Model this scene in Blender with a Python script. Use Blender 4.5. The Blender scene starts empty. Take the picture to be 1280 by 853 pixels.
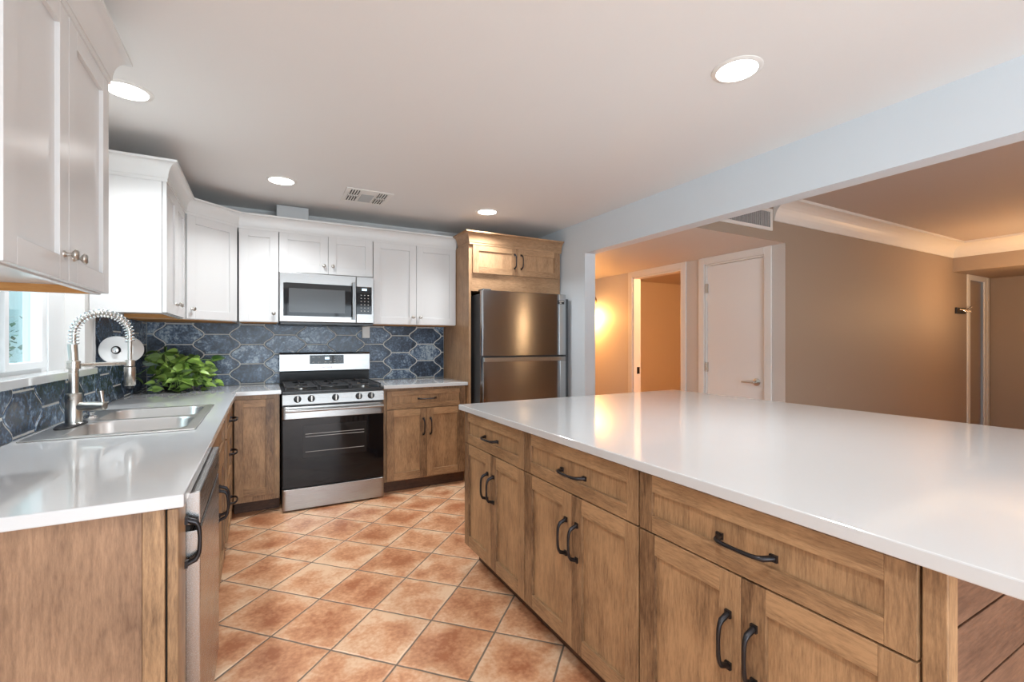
import bpy, bmesh, math, random
from mathutils import Vector, Matrix
random.seed(7)
PI = math.pi
S = bpy.context.scene
COL = S.collection

# ------------------------------------------------------------------ camera
CAM_H = 1.267
cam_d = bpy.data.cameras.new('camera'); cam = bpy.data.objects.new('camera', cam_d); COL.objects.link(cam)
cam_d.sensor_width = 36.0; cam_d.sensor_fit = 'HORIZONTAL'
cam_d.lens = 36.0 * 575.62 / 1280.0
cam_d.shift_y = 2.16 / 1280.0
cam_d.clip_start = 0.02
cam.location = (0, 0, CAM_H)
cam.rotation_euler = (PI / 2, 0, -0.4978)
S.camera = cam
# ------------------------------------------------------------------ view, world, big lights
S.view_settings.view_transform = 'Standard'
S.view_settings.look = 'None'
S.view_settings.exposure = 0.20
S.view_settings.gamma = 1.0
S.view_settings.use_curve_mapping = False
W = bpy.data.worlds.new('sky'); S.world = W; W.use_nodes = True
W.node_tree.nodes['Background'].inputs[0].default_value = (0.72, 0.86, 1.0, 1)
W.node_tree.nodes['Background'].inputs[1].default_value = 1.5

def light(name, kind, loc, energy, color=(1, 1, 1), size=0.1, size_y=None, rot=(0, 0, 0), spot=None, parent=None, spread=None):
    d = bpy.data.lights.new(name, kind); o = bpy.data.objects.new(name, d); COL.objects.link(o)
    d.energy = energy; d.color = color
    if kind == 'AREA':
        if size_y: d.shape = 'RECTANGLE'; d.size = size; d.size_y = size_y
        else: d.shape = 'DISK'; d.size = size
        if spread: d.spread = spread
    elif kind in ('POINT', 'SPOT'): d.shadow_soft_size = size
    if spot: d.spot_size = spot; d.spot_blend = 0.6
    o.location = loc; o.rotation_euler = rot
    if parent: o.parent = parent; o.location = Vector(loc) - parent.location
    return o
# two added fill lights behind the camera, then daylight at the sink window
light('daylight_patio_door', 'AREA', (0.95, -2.72, 1.25), 82, (0.80, 0.91, 1.0), 2.9, 2.0, rot=(PI / 2, 0, 0))
light('daylight_patio_bounce', 'AREA', (0.95, -2.80, 0.60), 44, (0.80, 0.91, 1.0), 2.9, 1.2, rot=(PI / 2 + .75, 0, 0))  # added upward fill to brighten the ceiling
light('daylight_sink_window', 'AREA', (-2.3, 1.9, 2.7), 52, (0.82, 0.93, 1.0), 1.6, 1.6, rot=(Vector((1.5, .7, -1.2)).to_track_quat('-Z', 'Y').to_euler()))
DOWNLIGHT_W = 8.2
SCONCE_W = 32
DEN_LAMP_W = 22

# ------------------------------------------------------------------ materials
def mat_new(name):
    m = bpy.data.materials.new(name); m.use_nodes = True
    return m, m.node_tree.nodes, m.node_tree.links, m.node_tree.nodes['Principled BSDF']
def srgb(r, g, b):
    f = lambda c: ((c / 255 + .055) / 1.055) ** 2.4 if c / 255 > .04045 else c / 255 / 12.92
    return (f(r), f(g), f(b), 1)
def plain(name, col, rough=0.5, metal=0.0, spec=None, emit=None, es=0.0, bump=0.0, bscale=200, coat=0.0, trans=0.0):
    m, N, L, P = mat_new(name)
    P.inputs['Base Color'].default_value = col if len(col) == 4 else (*col, 1)
    P.inputs['Roughness'].default_value = rough; P.inputs['Metallic'].default_value = metal
    if spec is not None: P.inputs['Specular IOR Level'].default_value = spec
    if emit: P.inputs['Emission Color'].default_value = (*emit, 1); P.inputs['Emission Strength'].default_value = es
    if coat: P.inputs['Coat Weight'].default_value = coat
    if trans: P.inputs['Transmission Weight'].default_value = trans
    # faint procedural variation so nothing is perfectly flat
    tc = N.new('ShaderNodeTexCoord'); n = N.new('ShaderNodeTexNoise'); n.inputs['Scale'].default_value = bscale if bump else 6
    L.new(tc.outputs['Object'], n.inputs['Vector'])
    if bump:
        b = N.new('ShaderNodeBump'); b.inputs['Strength'].default_value = bump; b.inputs['Distance'].default_value = 0.002
        L.new(n.outputs['Fac'], b.inputs['Height']); L.new(b.outputs['Normal'], P.inputs['Normal'])
    else:
        mr = N.new('ShaderNodeMapRange'); mr.inputs['To Min'].default_value = max(0, rough - .03); mr.inputs['To Max'].default_value = rough + .03
        L.new(n.outputs['Fac'], mr.inputs['Value']); L.new(mr.outputs['Result'], P.inputs['Roughness'])
    return m
def wood(name, axis, dark, light_, dens=1.0, rough=0.42, tone=0.22):
    m, N, L, P = mat_new(name)
    tc = N.new('ShaderNodeTexCoord'); geo = N.new('ShaderNodeNewGeometry')
    off = N.new('ShaderNodeVectorMath'); off.operation = 'SCALE'; off.inputs[0].default_value = (13.1, 7.7, 5.3)
    L.new(geo.outputs['Random Per Island'], off.inputs['Scale'])
    add = N.new('ShaderNodeVectorMath'); add.operation = 'ADD'
    L.new(tc.outputs['Object'], add.inputs[0]); L.new(off.outputs[0], add.inputs[1])
    mp = N.new('ShaderNodeMapping'); sc = [20 * dens] * 3; sc[axis] = 3.6 * dens; mp.inputs['Scale'].default_value = sc
    L.new(add.outputs[0], mp.inputs['Vector'])
    n1 = N.new('ShaderNodeTexNoise'); n1.inputs['Scale'].default_value = 1.0; n1.inputs['Detail'].default_value = 7; n1.inputs['Roughness'].default_value = .62; n1.inputs['Distortion'].default_value = .5
    L.new(mp.outputs[0], n1.inputs['Vector'])
    mp2 = N.new('ShaderNodeMapping'); sc2 = [170.0] * 3; sc2[axis] = 22.0; mp2.inputs['Scale'].default_value = sc2
    L.new(add.outputs[0], mp2.inputs['Vector'])
    n2 = N.new('ShaderNodeTexNoise'); n2.inputs['Scale'].default_value = 1.0; n2.inputs['Detail'].default_value = 4; n2.inputs['Roughness'].default_value = .7
    L.new(mp2.outputs[0], n2.inputs['Vector'])
    # broad blotches (maple takes stain unevenly)
    n3 = N.new('ShaderNodeTexNoise'); n3.inputs['Scale'].default_value = 5.5; n3.inputs['Detail'].default_value = 3
    L.new(add.outputs[0], n3.inputs['Vector'])
    def mth(op, a, b, c=None):
        x = N.new('ShaderNodeMath'); x.operation = op
        for i, s in enumerate((a, b, c)):
            if s is None: continue
            if isinstance(s, (int, float)): x.inputs[i].default_value = s
            else: L.new(s, x.inputs[i])
        return x.outputs[0]
    s = mth('ADD', mth('MULTIPLY', n1.outputs['Fac'], .42), mth('MULTIPLY', n2.outputs['Fac'], .52))
    s = mth('SUBTRACT', mth('ADD', s, mth('MULTIPLY', n3.outputs['Fac'], .24)), .035)
    s = mth('ADD', s, mth('MULTIPLY', mth('SUBTRACT', geo.outputs['Random Per Island'], .5), tone))
    r = N.new('ShaderNodeValToRGB'); r.color_ramp.elements[0].position = .38; r.color_ramp.elements[0].color = dark
    r.color_ramp.elements[1].position = .74; r.color_ramp.elements[1].color = light_
    L.new(s, r.inputs['Fac']); L.new(r.outputs['Color'], P.inputs['Base Color'])
    P.inputs['Roughness'].default_value = rough
    b = N.new('ShaderNodeBump'); b.inputs['Strength'].default_value = .12; b.inputs['Distance'].default_value = .001
    L.new(n2.outputs['Fac'], b.inputs['Height']); L.new(b.outputs['Normal'], P.inputs['Normal'])
    return m
def steel(name, axis, base=0.55, rough=0.27, tint=(1, .985, .96), streak=None):
    m, N, L, P = mat_new(name)
    P.inputs['Metallic'].default_value = 1.0
    if streak:
        tv = N.new('ShaderNodeCombineXYZ')
        for i_ in range(3): tv.inputs[i_].default_value = streak[i_]
        L.new(tv.outputs[0], P.inputs['Tangent']); P.inputs['Anisotropic'].default_value = .85
    tc = N.new('ShaderNodeTexCoord'); mp = N.new('ShaderNodeMapping'); sc = [900.0] * 3; sc[axis] = 4.0
    mp.inputs['Scale'].default_value = sc; L.new(tc.outputs['Object'], mp.inputs['Vector'])
    n = N.new('ShaderNodeTexNoise'); n.inputs['Scale'].default_value = 1; n.inputs['Detail'].default_value = 3
    L.new(mp.outputs[0], n.inputs['Vector'])
    r = N.new('ShaderNodeMapRange'); r.inputs['To Min'].default_value = rough - .05; r.inputs['To Max'].default_value = rough + .07
    L.new(n.outputs['Fac'], r.inputs['Value']); L.new(r.outputs['Result'], P.inputs['Roughness'])
    c = N.new('ShaderNodeMapRange'); c.inputs['To Min'].default_value = base * .97; c.inputs['To Max'].default_value = base * 1.03
    L.new(n.outputs['Fac'], c.inputs['Value'])
    cm = N.new('ShaderNodeVectorMath'); cm.operation = 'SCALE'; cm.inputs[0].default_value = tint
    L.new(c.outputs['Result'], cm.inputs['Scale']); L.new(cm.outputs[0], P.inputs['Base Color'])
    b = N.new('ShaderNodeBump'); b.inputs['Strength'].default_value = .08; b.inputs['Distance'].default_value = .0003
    L.new(n.outputs['Fac'], b.inputs['Height']); L.new(b.outputs['Normal'], P.inputs['Normal'])
    return m

WD, WL = srgb(84, 58, 38), srgb(180, 142, 103)
M = {}
M['wz'] = wood('maple_vertical', 2, WD, WL); M['wx'] = wood('maple_across', 0, WD, WL); M['wy'] = wood('maple_along', 1, WD, WL)
M['wlight_z'] = wood('maple_pale_vertical', 2, srgb(122, 88, 60), srgb(190, 150, 112)); M['wlight_x'] = wood('maple_pale_across', 0, srgb(122, 88, 60), srgb(190, 150, 112))
M['wend'] = wood('maple_end_panel', 2, srgb(98, 70, 50), srgb(166, 130, 100), .8, .5, .1)
M['wship'] = wood('maple_shiplap', 0, srgb(78, 52, 38), srgb(136, 100, 76), .8, .5, .1)
M['wraw'] = wood('raw_plywood', 0, srgb(176, 116, 56), srgb(206, 150, 84), .6, .6, .05)
M['white'] = plain('white_cabinet_paint', (.69, .685, .675), .24)
M['crown'] = plain('white_crown_paint', (.70, .695, .68), .38)
M['quartz'] = plain('white_quartz', (.63, .635, .635), .10, coat=.3)
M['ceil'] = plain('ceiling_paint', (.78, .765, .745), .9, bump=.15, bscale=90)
M['wall_blue'] = plain('pale_blue_paint', (.68, .735, .775), .75, bump=.08, bscale=120)  # pale paint with the blue of daylight mixed into its colour
M['greige'] = plain('greige_paint', (.36, .285, .222), .6, bump=.06, bscale=120)  # den copy of the one greige, darkened for the dim room
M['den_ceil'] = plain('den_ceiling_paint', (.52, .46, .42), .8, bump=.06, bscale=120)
M['wall_k'] = plain('kitchen_wall_paint', (.70, .69, .67), .75, bump=.08, bscale=120)
M['greige_l'] = plain('light_greige_paint', (.62, .57, .52), .6, bump=.06, bscale=120)  # lit copy of the same greige, the light put into its colour
M['trim'] = plain('white_trim_paint', (.78, .76, .72), .4)
M['door'] = plain('white_door_paint', (.83, .82, .80), .42)
M['steel_x'] = steel('brushed_steel_across', 0, .38, .28); M['steel_z'] = steel('dark_brushed_steel', 0, .34, .17, (.95, .97, 1), (0, 0, 1))
M['steel_y'] = steel('brushed_steel_along', 1, .44, .25)
M['steel_sink'] = steel('sink_steel', 0, .66, .3)
M['nickel'] = plain('brushed_nickel', (.55, .53, .49), .28, 1.0)
M['chrome'] = plain('polished_chrome', (.75, .75, .75), .08, 1.0)
M['bronze'] = plain('dark_bronze', (.035, .032, .034), .33, .75)
M['black'] = plain('black_enamel', (.012, .012, .013), .3)
M['iron'] = plain('cast_iron', (.03, .03, .032), .45, .2)
M['blackglass'] = plain('black_glass', (.004, .004, .005), .05, spec=.35)
M['ovenwin'] = plain('oven_window_glass', (.012, .011, .011), .06, spec=.35)
M['mwwin'] = plain('microwave_window', (.055, .058, .06), .15, 0)
M['fridge_side'] = plain('fridge_grey_side', (.075, .08, .085), .45)
M['fridge_trim'] = plain('fridge_silver_edge', (.42, .45, .47), .3, .85)
M['gap'] = plain('dark_recess', (.01, .009, .008), .8)
M['kick'] = wood('maple_toe_kick', 0, srgb(58, 36, 24), srgb(104, 70, 46), 1, .6)
M['grout'] = plain('pale_grout', (.66, .65, .61), .85, bump=.3)
M['paper'] = plain('paper_towel', (.86, .86, .85), .9, bump=.3, bscale=60)
M['card'] = plain('cardboard_core', (.03, .025, .02), .8)
M['plastic'] = plain('white_plastic', (.80, .78, .74), .4)
M['rubber'] = plain('black_rubber', (.012, .013, .016), .4)
M['lcd'] = plain('pale_lcd', (.1, .2, .3), .3, emit=(.65, .85, 1), es=1.6)
M['print'] = plain('grey_print', (.55, .53, .5), .5)
M['redprint'] = plain('red_brown_print', (.35, .08, .06), .5)
M['led'] = plain('led_diffuser', (1, 1, 1), .5, emit=(1, .995, .98), es=9)
M['shade'] = plain('lit_frosted_shade', (1, .9, .7), .5, emit=(1, .66, .30), es=9)
M['shade2'] = plain('lit_drum_shade', (1, .85, .6), .6, emit=(1, .56, .24), es=5)
M['brass'] = plain('aged_brass', (.45, .30, .12), .3, 1.0)
M['bulb'] = plain('warm_bulb', (1, .9, .7), .5, emit=(1, .62, .28), es=10)  # glow of the added lamp beyond the doorway
M['pvc'] = plain('white_window_frame', (.80, .83, .84), .35)
M['stem'] = plain('green_stem', (.20, .33, .08), .5)
M['soil'] = plain('dark_planter', (.02, .022, .02), .5)
M['duct'] = plain('galvanised_duct', (.50, .51, .51), .5, .3)
M['fence'] = plain('pale_garden_wall', (.62, .74, .73), .9, bump=.4, bscale=20)
M['gravel'] = plain('pale_gravel', (.50, .52, .50), .95, bump=.6, bscale=60)

def glass():
    m, N, L, P = mat_new('window_glass')
    N.remove(P); out = N['Material Output']
    t = N.new('ShaderNodeBsdfTransparent'); t.inputs[0].default_value = (.86, .94, .93, 1)
    g = N.new('ShaderNodeBsdfGlossy'); g.inputs['Roughness'].default_value = .02
    f = N.new('ShaderNodeLayerWeight'); p = N.new('ShaderNodeMath'); p.operation = 'POWER'; p.inputs[1].default_value = 5
    q = N.new('ShaderNodeMath'); q.operation = 'MULTIPLY_ADD'; q.inputs[1].default_value = .7; q.inputs[2].default_value = .03
    L.new(f.outputs['Facing'], p.inputs[0]); L.new(p.outputs[0], q.inputs[0])
    x = N.new('ShaderNodeMixShader'); L.new(q.outputs[0], x.inputs[0]); L.new(t.outputs[0], x.inputs[1]); L.new(g.outputs[0], x.inputs[2]); L.new(x.outputs[0], out.inputs[0])
    return m
M['glass'] = glass()
def leafmat(name, a, b):
    m, N, L, P = mat_new(name)
    geo = N.new('ShaderNodeNewGeometry'); r = N.new('ShaderNodeValToRGB')
    r.color_ramp.elements[0].color = a; r.color_ramp.elements[1].color = b
    L.new(geo.outputs['Random Per Island'], r.inputs[0]); L.new(r.outputs[0], P.inputs['Base Color'])
    P.inputs['Roughness'].default_value = .35
    P.inputs['Subsurface Weight'].default_value = .12; P.inputs['Subsurface Radius'].default_value = (.02, .03, .01)
    return m
M['leaf'] = leafmat('pothos_leaf', srgb(28, 66, 18), srgb(166, 200, 96))
M['bush'] = leafmat('garden_leaf', srgb(60, 90, 62), srgb(150, 175, 140))

def floor_mat():
    m, N, L, P = mat_new('terracotta_tiles')
    tc = N.new('ShaderNodeTexCoord'); sx = N.new('ShaderNodeSeparateXYZ'); L.new(tc.outputs['Object'], sx.inputs[0])
    def mth(op, a, b=None, c=None):
        x = N.new('ShaderNodeMath'); x.operation = op
        for i, s in enumerate((a, b, c)):
            if s is None: continue
            if isinstance(s, (int, float)): x.inputs[i].default_value = s
            else: L.new(s, x.inputs[i])
        return x.outputs[0]
    fa = .7823; c, s = math.cos(fa), math.sin(fa); P_ = .3047
    u = mth('ADD', mth('MULTIPLY', sx.outputs[0], c / P_), mth('MULTIPLY', sx.outputs[1], s / P_))
    v = mth('ADD', mth('MULTIPLY', sx.outputs[0], -s / P_), mth('MULTIPLY', sx.outputs[1], c / P_))
    u = mth('SUBTRACT', u, 1.8795 / P_ - 20); v = mth('SUBTRACT', v, 1.4128 / P_ - 20)
    # slightly wandering edges
    nw = N.new('ShaderNodeTexNoise'); nw.inputs['Scale'].default_value = 9; L.new(tc.outputs['Object'], nw.inputs['Vector'])
    w = mth('MULTIPLY', mth('SUBTRACT', nw.outputs['Fac'], .5), .02)
    u2 = mth('ADD', u, w); v2 = mth('ADD', v, w)
    fu = mth('FRACT', u2); fv = mth('FRACT', v2)
    du = mth('MINIMUM', fu, mth('SUBTRACT', 1, fu)); dv = mth('MINIMUM', fv, mth('SUBTRACT', 1, fv))
    d = mth('MINIMUM', du, dv)
    iu = mth('FLOOR', u2); iv = mth('FLOOR', v2)
    cmb = N.new('ShaderNodeCombineXYZ'); L.new(iu, cmb.inputs[0]); L.new(iv, cmb.inputs[1])
    wn = N.new('ShaderNodeTexWhiteNoise'); wn.noise_dimensions = '2D'; L.new(cmb.outputs[0], wn.inputs['Vector'])
    offv = N.new('ShaderNodeVectorMath'); offv.operation = 'MULTIPLY_ADD'; offv.inputs[1].default_value = (30, 30, 30)
    L.new(wn.outputs['Color'], offv.inputs[0]); L.new(tc.outputs['Object'], offv.inputs[2])
    n1 = N.new('ShaderNodeTexNoise'); n1.inputs['Scale'].default_value = 7; n1.inputs['Detail'].default_value = 6; n1.inputs['Roughness'].default_value = .6
    L.new(offv.outputs[0], n1.inputs['Vector'])
    n2 = N.new('ShaderNodeTexNoise'); n2.inputs['Scale'].default_value = 60; n2.inputs['Detail'].default_value = 5
    L.new(offv.outputs[0], n2.inputs['Vector'])
    # paler worn rim of each glazed tile
    rim = N.new('ShaderNodeMapRange'); rim.inputs['From Min'].default_value = .0; rim.inputs['From Max'].default_value = .30
    rim.inputs['To Min'].default_value = .16; rim.inputs['To Max'].default_value = -.06; L.new(d, rim.inputs['Value'])
    t = mth('ADD', mth('MULTIPLY', n1.outputs['Fac'], 1.0), rim.outputs['Result'])
    t = mth('ADD', t, mth('MULTIPLY', mth('SUBTRACT', wn.outputs['Value'], .5), .15))
    t = mth('ADD', t, mth('MULTIPLY', mth('SUBTRACT', n2.outputs['Fac'], .5), .45))
    r = N.new('ShaderNodeValToRGB'); e = r.color_ramp.elements
    e[0].position = .30; e[0].color = srgb(176, 112, 76); e[1].position = .74; e[1].color = srgb(234, 196, 160)
    k = e.new(.54); k.color = srgb(214, 158, 118)
    L.new(t, r.inputs[0])
    g = N.new('ShaderNodeMapRange'); g.inputs['From Min'].default_value = .010; g.inputs['From Max'].default_value = .016; L.new(d, g.inputs['Value'])
    mx = N.new('ShaderNodeMix'); mx.data_type = 'RGBA'; L.new(g.outputs['Result'], mx.inputs[0])
    mx.inputs[6].default_value = srgb(122, 106, 92); L.new(r.outputs[0], mx.inputs[7]); L.new(mx.outputs[2], P.inputs['Base Color'])
    ro = N.new('ShaderNodeMapRange'); ro.inputs['To Min'].default_value = .8; ro.inputs['To Max'].default_value = .33; L.new(g.outputs['Result'], ro.inputs['Value'])
    L.new(ro.outputs['Result'], P.inputs['Roughness'])
    h = N.new('ShaderNodeMapRange'); h.inputs['From Min'].default_value = .006; h.inputs['From Max'].default_value = .04; L.new(d, h.inputs['Value'])
    hh = mth('ADD', h.outputs['Result'], mth('MULTIPLY', n1.outputs['Fac'], .5))
    b = N.new('ShaderNodeBump'); b.inputs['Strength'].default_value = .5; b.inputs['Distance'].default_value = .004
    L.new(hh, b.inputs['Height']); L.new(b.outputs['Normal'], P.inputs['Normal'])
    return m
M['floor'] = floor_mat()
def splash_mat():
    m, N, L, P = mat_new('blue_glazed_tile')
    tc = N.new('ShaderNodeTexCoord'); geo = N.new('ShaderNodeNewGeometry')
    off = N.new('ShaderNodeVectorMath'); off.operation = 'SCALE'; off.inputs[0].default_value = (31, 17, 23)
    L.new(geo.outputs['Random Per Island'], off.inputs['Scale'])
    add = N.new('ShaderNodeVectorMath'); L.new(tc.outputs['Object'], add.inputs[0]); L.new(off.outputs[0], add.inputs[1])
    n1 = N.new('ShaderNodeTexNoise'); n1.inputs['Scale'].default_value = 9; n1.inputs['Detail'].default_value = 7; n1.inputs['Roughness'].default_value = .68; n1.inputs['Distortion'].default_value = 1.2
    L.new(add.outputs[0], n1.inputs['Vector'])
    n2 = N.new('ShaderNodeTexNoise'); n2.inputs['Scale'].default_value = 70; n2.inputs['Detail'].default_value = 4
    L.new(add.outputs[0], n2.inputs['Vector'])
    def mth(op, a, b):
        x = N.new('ShaderNodeMath'); x.operation = op
        for i, s in enumerate((a, b)):
            if isinstance(s, (int, float)): x.inputs[i].default_value = s
            else: L.new(s, x.inputs[i])
        return x.outputs[0]
    t = mth('ADD', n1.outputs['Fac'], mth('MULTIPLY', mth('SUBTRACT', n2.outputs['Fac'], .5), .60))
    t = mth('ADD', t, mth('MULTIPLY', mth('SUBTRACT', geo.outputs['Random Per Island'], .5), .22))
    r = N.new('ShaderNodeValToRGB'); e = r.color_ramp.elements
    e[0].position = .30; e[0].color = srgb(38, 46, 58); e[1].position = .72; e[1].color = srgb(176, 190, 200)
    k = e.new(.48); k.color = srgb(62, 77, 96); k = e.new(.59); k.color = srgb(98, 118, 142)
    L.new(t, r.inputs[0]); L.new(r.outputs[0], P.inputs['Base Color'])
    P.inputs['Roughness'].default_value = .27; P.inputs['Specular IOR Level'].default_value = .4
    b = N.new('ShaderNodeBump'); b.inputs['Strength'].default_value = .35; b.inputs['Distance'].default_value = .003
    L.new(n1.outputs['Fac'], b.inputs['Height']); L.new(b.outputs['Normal'], P.inputs['Normal'])
    return m
M['tile'] = splash_mat()

# ------------------------------------------------------------------ mesh helpers
class MB:
    """collects shapes; build() links them as ONE mesh object"""
    def __init__(self): self.bm = bmesh.new(); self.mats = []
    def mi(self, m):
        if m is None: return 0
        if m not in self.mats: self.mats.append(m)
        return self.mats.index(m)
    def box(self, x0, x1, y0, y1, z0, z1, m=None):
        if x0 > x1: x0, x1 = x1, x0
        if y0 > y1: y0, y1 = y1, y0
        if z0 > z1: z0, z1 = z1, z0
        vs = [self.bm.verts.new(p) for p in ((x0, y0, z0), (x1, y0, z0), (x1, y1, z0), (x0, y1, z0), (x0, y0, z1), (x1, y0, z1), (x1, y1, z1), (x0, y1, z1))]
        k = self.mi(m)
        for f in ((0, 3, 2, 1), (4, 5, 6, 7), (0, 1, 5, 4), (1, 2, 6, 5), (2, 3, 7, 6), (3, 0, 4, 7)):
            self.bm.faces.new([vs[i] for i in f]).material_index = k
        return self
    def fbox(self, F, a0, a1, z0, z1, n0, n1, m=None):
        """box in a face frame F=(ox,oy,ax,ay,nx,ny): a along, n outwards"""
        ox, oy, ax, ay, nx, ny = F
        pts = []
        for z in (z0, z1):
            for a, n in ((a0, n0), (a1, n0), (a1, n1), (a0, n1)):
                pts.append((ox + ax * a + nx * n, oy + ay * a + ny * n, z))
        vs = [self.bm.verts.new(p) for p in pts]; k = self.mi(m); fs = []
        for f in ((0, 3, 2, 1), (4, 5, 6, 7), (0, 1, 5, 4), (1, 2, 6, 5), (2, 3, 7, 6), (3, 0, 4, 7)):
            g = self.bm.faces.new([vs[i] for i in f]); g.material_index = k; fs.append(g)
        bmesh.ops.recalc_face_normals(self.bm, faces=fs)
        return self
    def loft(self, loops, m=None, cap0=True, cap1=True, closed=True):
        k = self.mi(m); R = [[self.bm.verts.new(p) for p in lp] for lp in loops]; fs = []
        n = len(R[0])
        for a, b in zip(R, R[1:]):
            for i in range(n if closed else n - 1):
                j = (i + 1) % n
                try: fs.append(self.bm.faces.new((a[i], a[j], b[j], b[i])))
                except ValueError: pass
        if cap0: fs.append(self.bm.faces.new(R[0][::-1]))
        if cap1: fs.append(self.bm.faces.new(R[-1]))
        for f in fs: f.material_index = k
        bmesh.ops.recalc_face_normals(self.bm, faces=fs)
        return self
    def tube(self, pts, r, m=None, seg=10, caps=True):
        pts = [Vector(p) for p in pts]; n = len(pts)
        rs = r if isinstance(r, (list, tuple)) else [r] * n
        loops = []; up = None
        for i, p in enumerate(pts):
            t = (pts[min(i + 1, n - 1)] - pts[max(i - 1, 0)]).normalized()
            if up is None: up = t.orthogonal().normalized()
            up = (up - t * up.dot(t))
            up = up.normalized() if up.length > 1e-6 else t.orthogonal().normalized()
            w = t.cross(up)
            loops.append([p + (up * math.cos(2 * PI * k / seg) + w * math.sin(2 * PI * k / seg)) * rs[i] for k in range(seg)])
        return self.loft(loops, m, caps, caps)
    def cyl(self, p0, p1, r, m=None, seg=24, r1=None):
        return self.tube([p0, p1], [r, r if r1 is None else r1], m, seg)
    def lathe(self, base, axis, prof, m=None, seg=24, cap=True):
        """prof: [(radius, distance along axis)]"""
        base = Vector(base); ax = Vector(axis).normalized(); u = ax.orthogonal().normalized(); w = ax.cross(u)
        loops = [[base + ax * d + (u * math.cos(2 * PI * k / seg) + w * math.sin(2 * PI * k / seg)) * max(r, 1e-5) for k in range(seg)] for r, d in prof]
        return self.loft(loops, m, cap, cap)
    def prism(self, poly, axis, c0, c1, m=None):
        """extrude a 2-D polygon: axis 0 -> poly in (y,z), 1 -> (x,z), 2 -> (x,y)"""
        def P(q, c): return ((c, q[0], q[1]), (q[0], c, q[1]), (q[0], q[1], c))[axis]
        return self.loft([[P(q, c0) for q in poly], [P(q, c1) for q in poly]], m)
    def grid(self, As, Bs, filled, c0, c1, axis=2, m=None):
        """solid made of rectangular cells with holes; axis = thickness axis"""
        def P(a, b, c): return ((c, a, b), (a, c, b), (a, b, c))[axis]
        V = {}; k = self.mi(m); fs = []
        def v(i, j, s):
            if (i, j, s) not in V: V[(i, j, s)] = self.bm.verts.new(P(As[i], Bs[j], (c0, c1)[s]))
            return V[(i, j, s)]
        na, nb = len(As) - 1, len(Bs) - 1
        ok = lambda i, j: 0 <= i < na and 0 <= j < nb and filled(i, j)
        for i in range(na):
            for j in range(nb):
                if not ok(i, j): continue
                for s in (0, 1): fs.append(self.bm.faces.new((v(i, j, s), v(i + 1, j, s), v(i + 1, j + 1, s), v(i, j + 1, s))))
                for di, dj, e in ((-1, 0, ((i, j), (i, j + 1))), (1, 0, ((i + 1, j), (i + 1, j + 1))), (0, -1, ((i, j), (i + 1, j))), (0, 1, ((i, j + 1), (i + 1, j + 1)))):
                    if not ok(i + di, j + dj):
                        (a, b), (c, d) = e
                        fs.append(self.bm.faces.new((v(a, b, 0), v(c, d, 0), v(c, d, 1), v(a, b, 1))))
        for f in fs: f.material_index = k
        bmesh.ops.recalc_face_normals(self.bm, faces=fs)
        return self
    def build(self, name, m=None, parent=None, bevel=0.0, smooth=None, seg=2):
        me = bpy.data.meshes.new(name)
        off = parent_world(parent) if parent else None
        if off is not None: bmesh.ops.translate(self.bm, verts=self.bm.verts, vec=-off)
        else:
            # top-level mesh: origin at the base centre
            xs = [v.co for v in self.bm.verts]
            c = Vector(((min(p.x for p in xs) + max(p.x for p in xs)) / 2, (min(p.y for p in xs) + max(p.y for p in xs)) / 2, min(p.z for p in xs)))
            bmesh.ops.translate(self.bm, verts=self.bm.verts, vec=-c)
        self.bm.to_mesh(me); self.bm.free()
        if self.mats:
            for k in self.mats: me.materials.append(k)
        elif m: me.materials.append(m)
        o = bpy.data.objects.new(name, me); COL.objects.link(o)
        if parent: o.parent = parent
        else: o.location = c
        if smooth:
            for p in me.polygons: p.use_smooth = True
            try: me.set_sharp_from_angle(angle=math.radians(smooth))
            except Exception: pass
        if bevel:
            b = o.modifiers.new('edge', 'BEVEL'); b.width = bevel; b.segments = seg; b.limit_method = 'ANGLE'; b.angle_limit = math.radians(40)
        return o
def parent_world(p):
    v = Vector((0, 0, 0))
    while p is not None: v += p.location; p = p.parent
    return v
def tag(o, label=None, cat=None, group=None, kind=None):
    if label: o['label'] = label
    if cat: o['category'] = cat
    if group: o['group'] = group
    if kind: o['kind'] = kind
    return o
def thing(name, label, cat, loc, group=None):
    o = bpy.data.objects.new(name, None); COL.objects.link(o); o.location = loc; o.empty_display_size = .05
    return tag(o, label, cat, group)
def struct(name, mb, m=None, bevel=0.0, label=None, parent=None):
    o = mb.build(name, m, parent, bevel)
    if not parent: tag(o, label, None, None, 'structure')
    return o

# ------------------------------------------------------------------ key dimensions (metres)
XW, YW, XB, ZC = -.787, 4.469, 2.634, 2.40          # left wall, back wall, right wall plane, ceiling
YK, XD, ZH, ZD = 2.285, 3.84, 2.10, 2.42            # den wall plane, hall door wall, hall ceiling, den ceiling
CT, CTH = .914, .03                                  # counter top height, slab thickness
XC, YC = -.159, 3.832                                # counter front edges
UB, UT = 1.43, 2.165                                 # upper cabinets bottom / top
XU, YU = -.46, 4.12                                  # upper door faces
JY, ZB = 3.43, 2.10                                 # opening jamb, beam underside
REAR = -2.6

# ------------------------------------------------------------------ structure
struct('floor', MB().box(-1.0, 8.6, REAR - .2, 8.2, -.12, 0), M['floor'])
struct('ceiling', MB().box(XW - .15, XB, REAR - .1, YW + .1, ZC, ZC + .1), M['ceil'])
# left wall with window hole
WY0, WY1, WZ0, WZ1 = 2.10, 3.08, 1.125, 2.12
ys = [REAR - .1, WY0, WY1, YW + .1]; zs = [0, WZ0, WZ1, ZC]
struct('wall_left', MB().grid(ys, zs, lambda i, j: not (i == 1 and j == 1), XW - .16, XW, 0), M['wall_k'])
struct('wall_back', MB().box(XW, XB, YW, YW + .12, 0, ZC), M['wall_k'])
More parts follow.
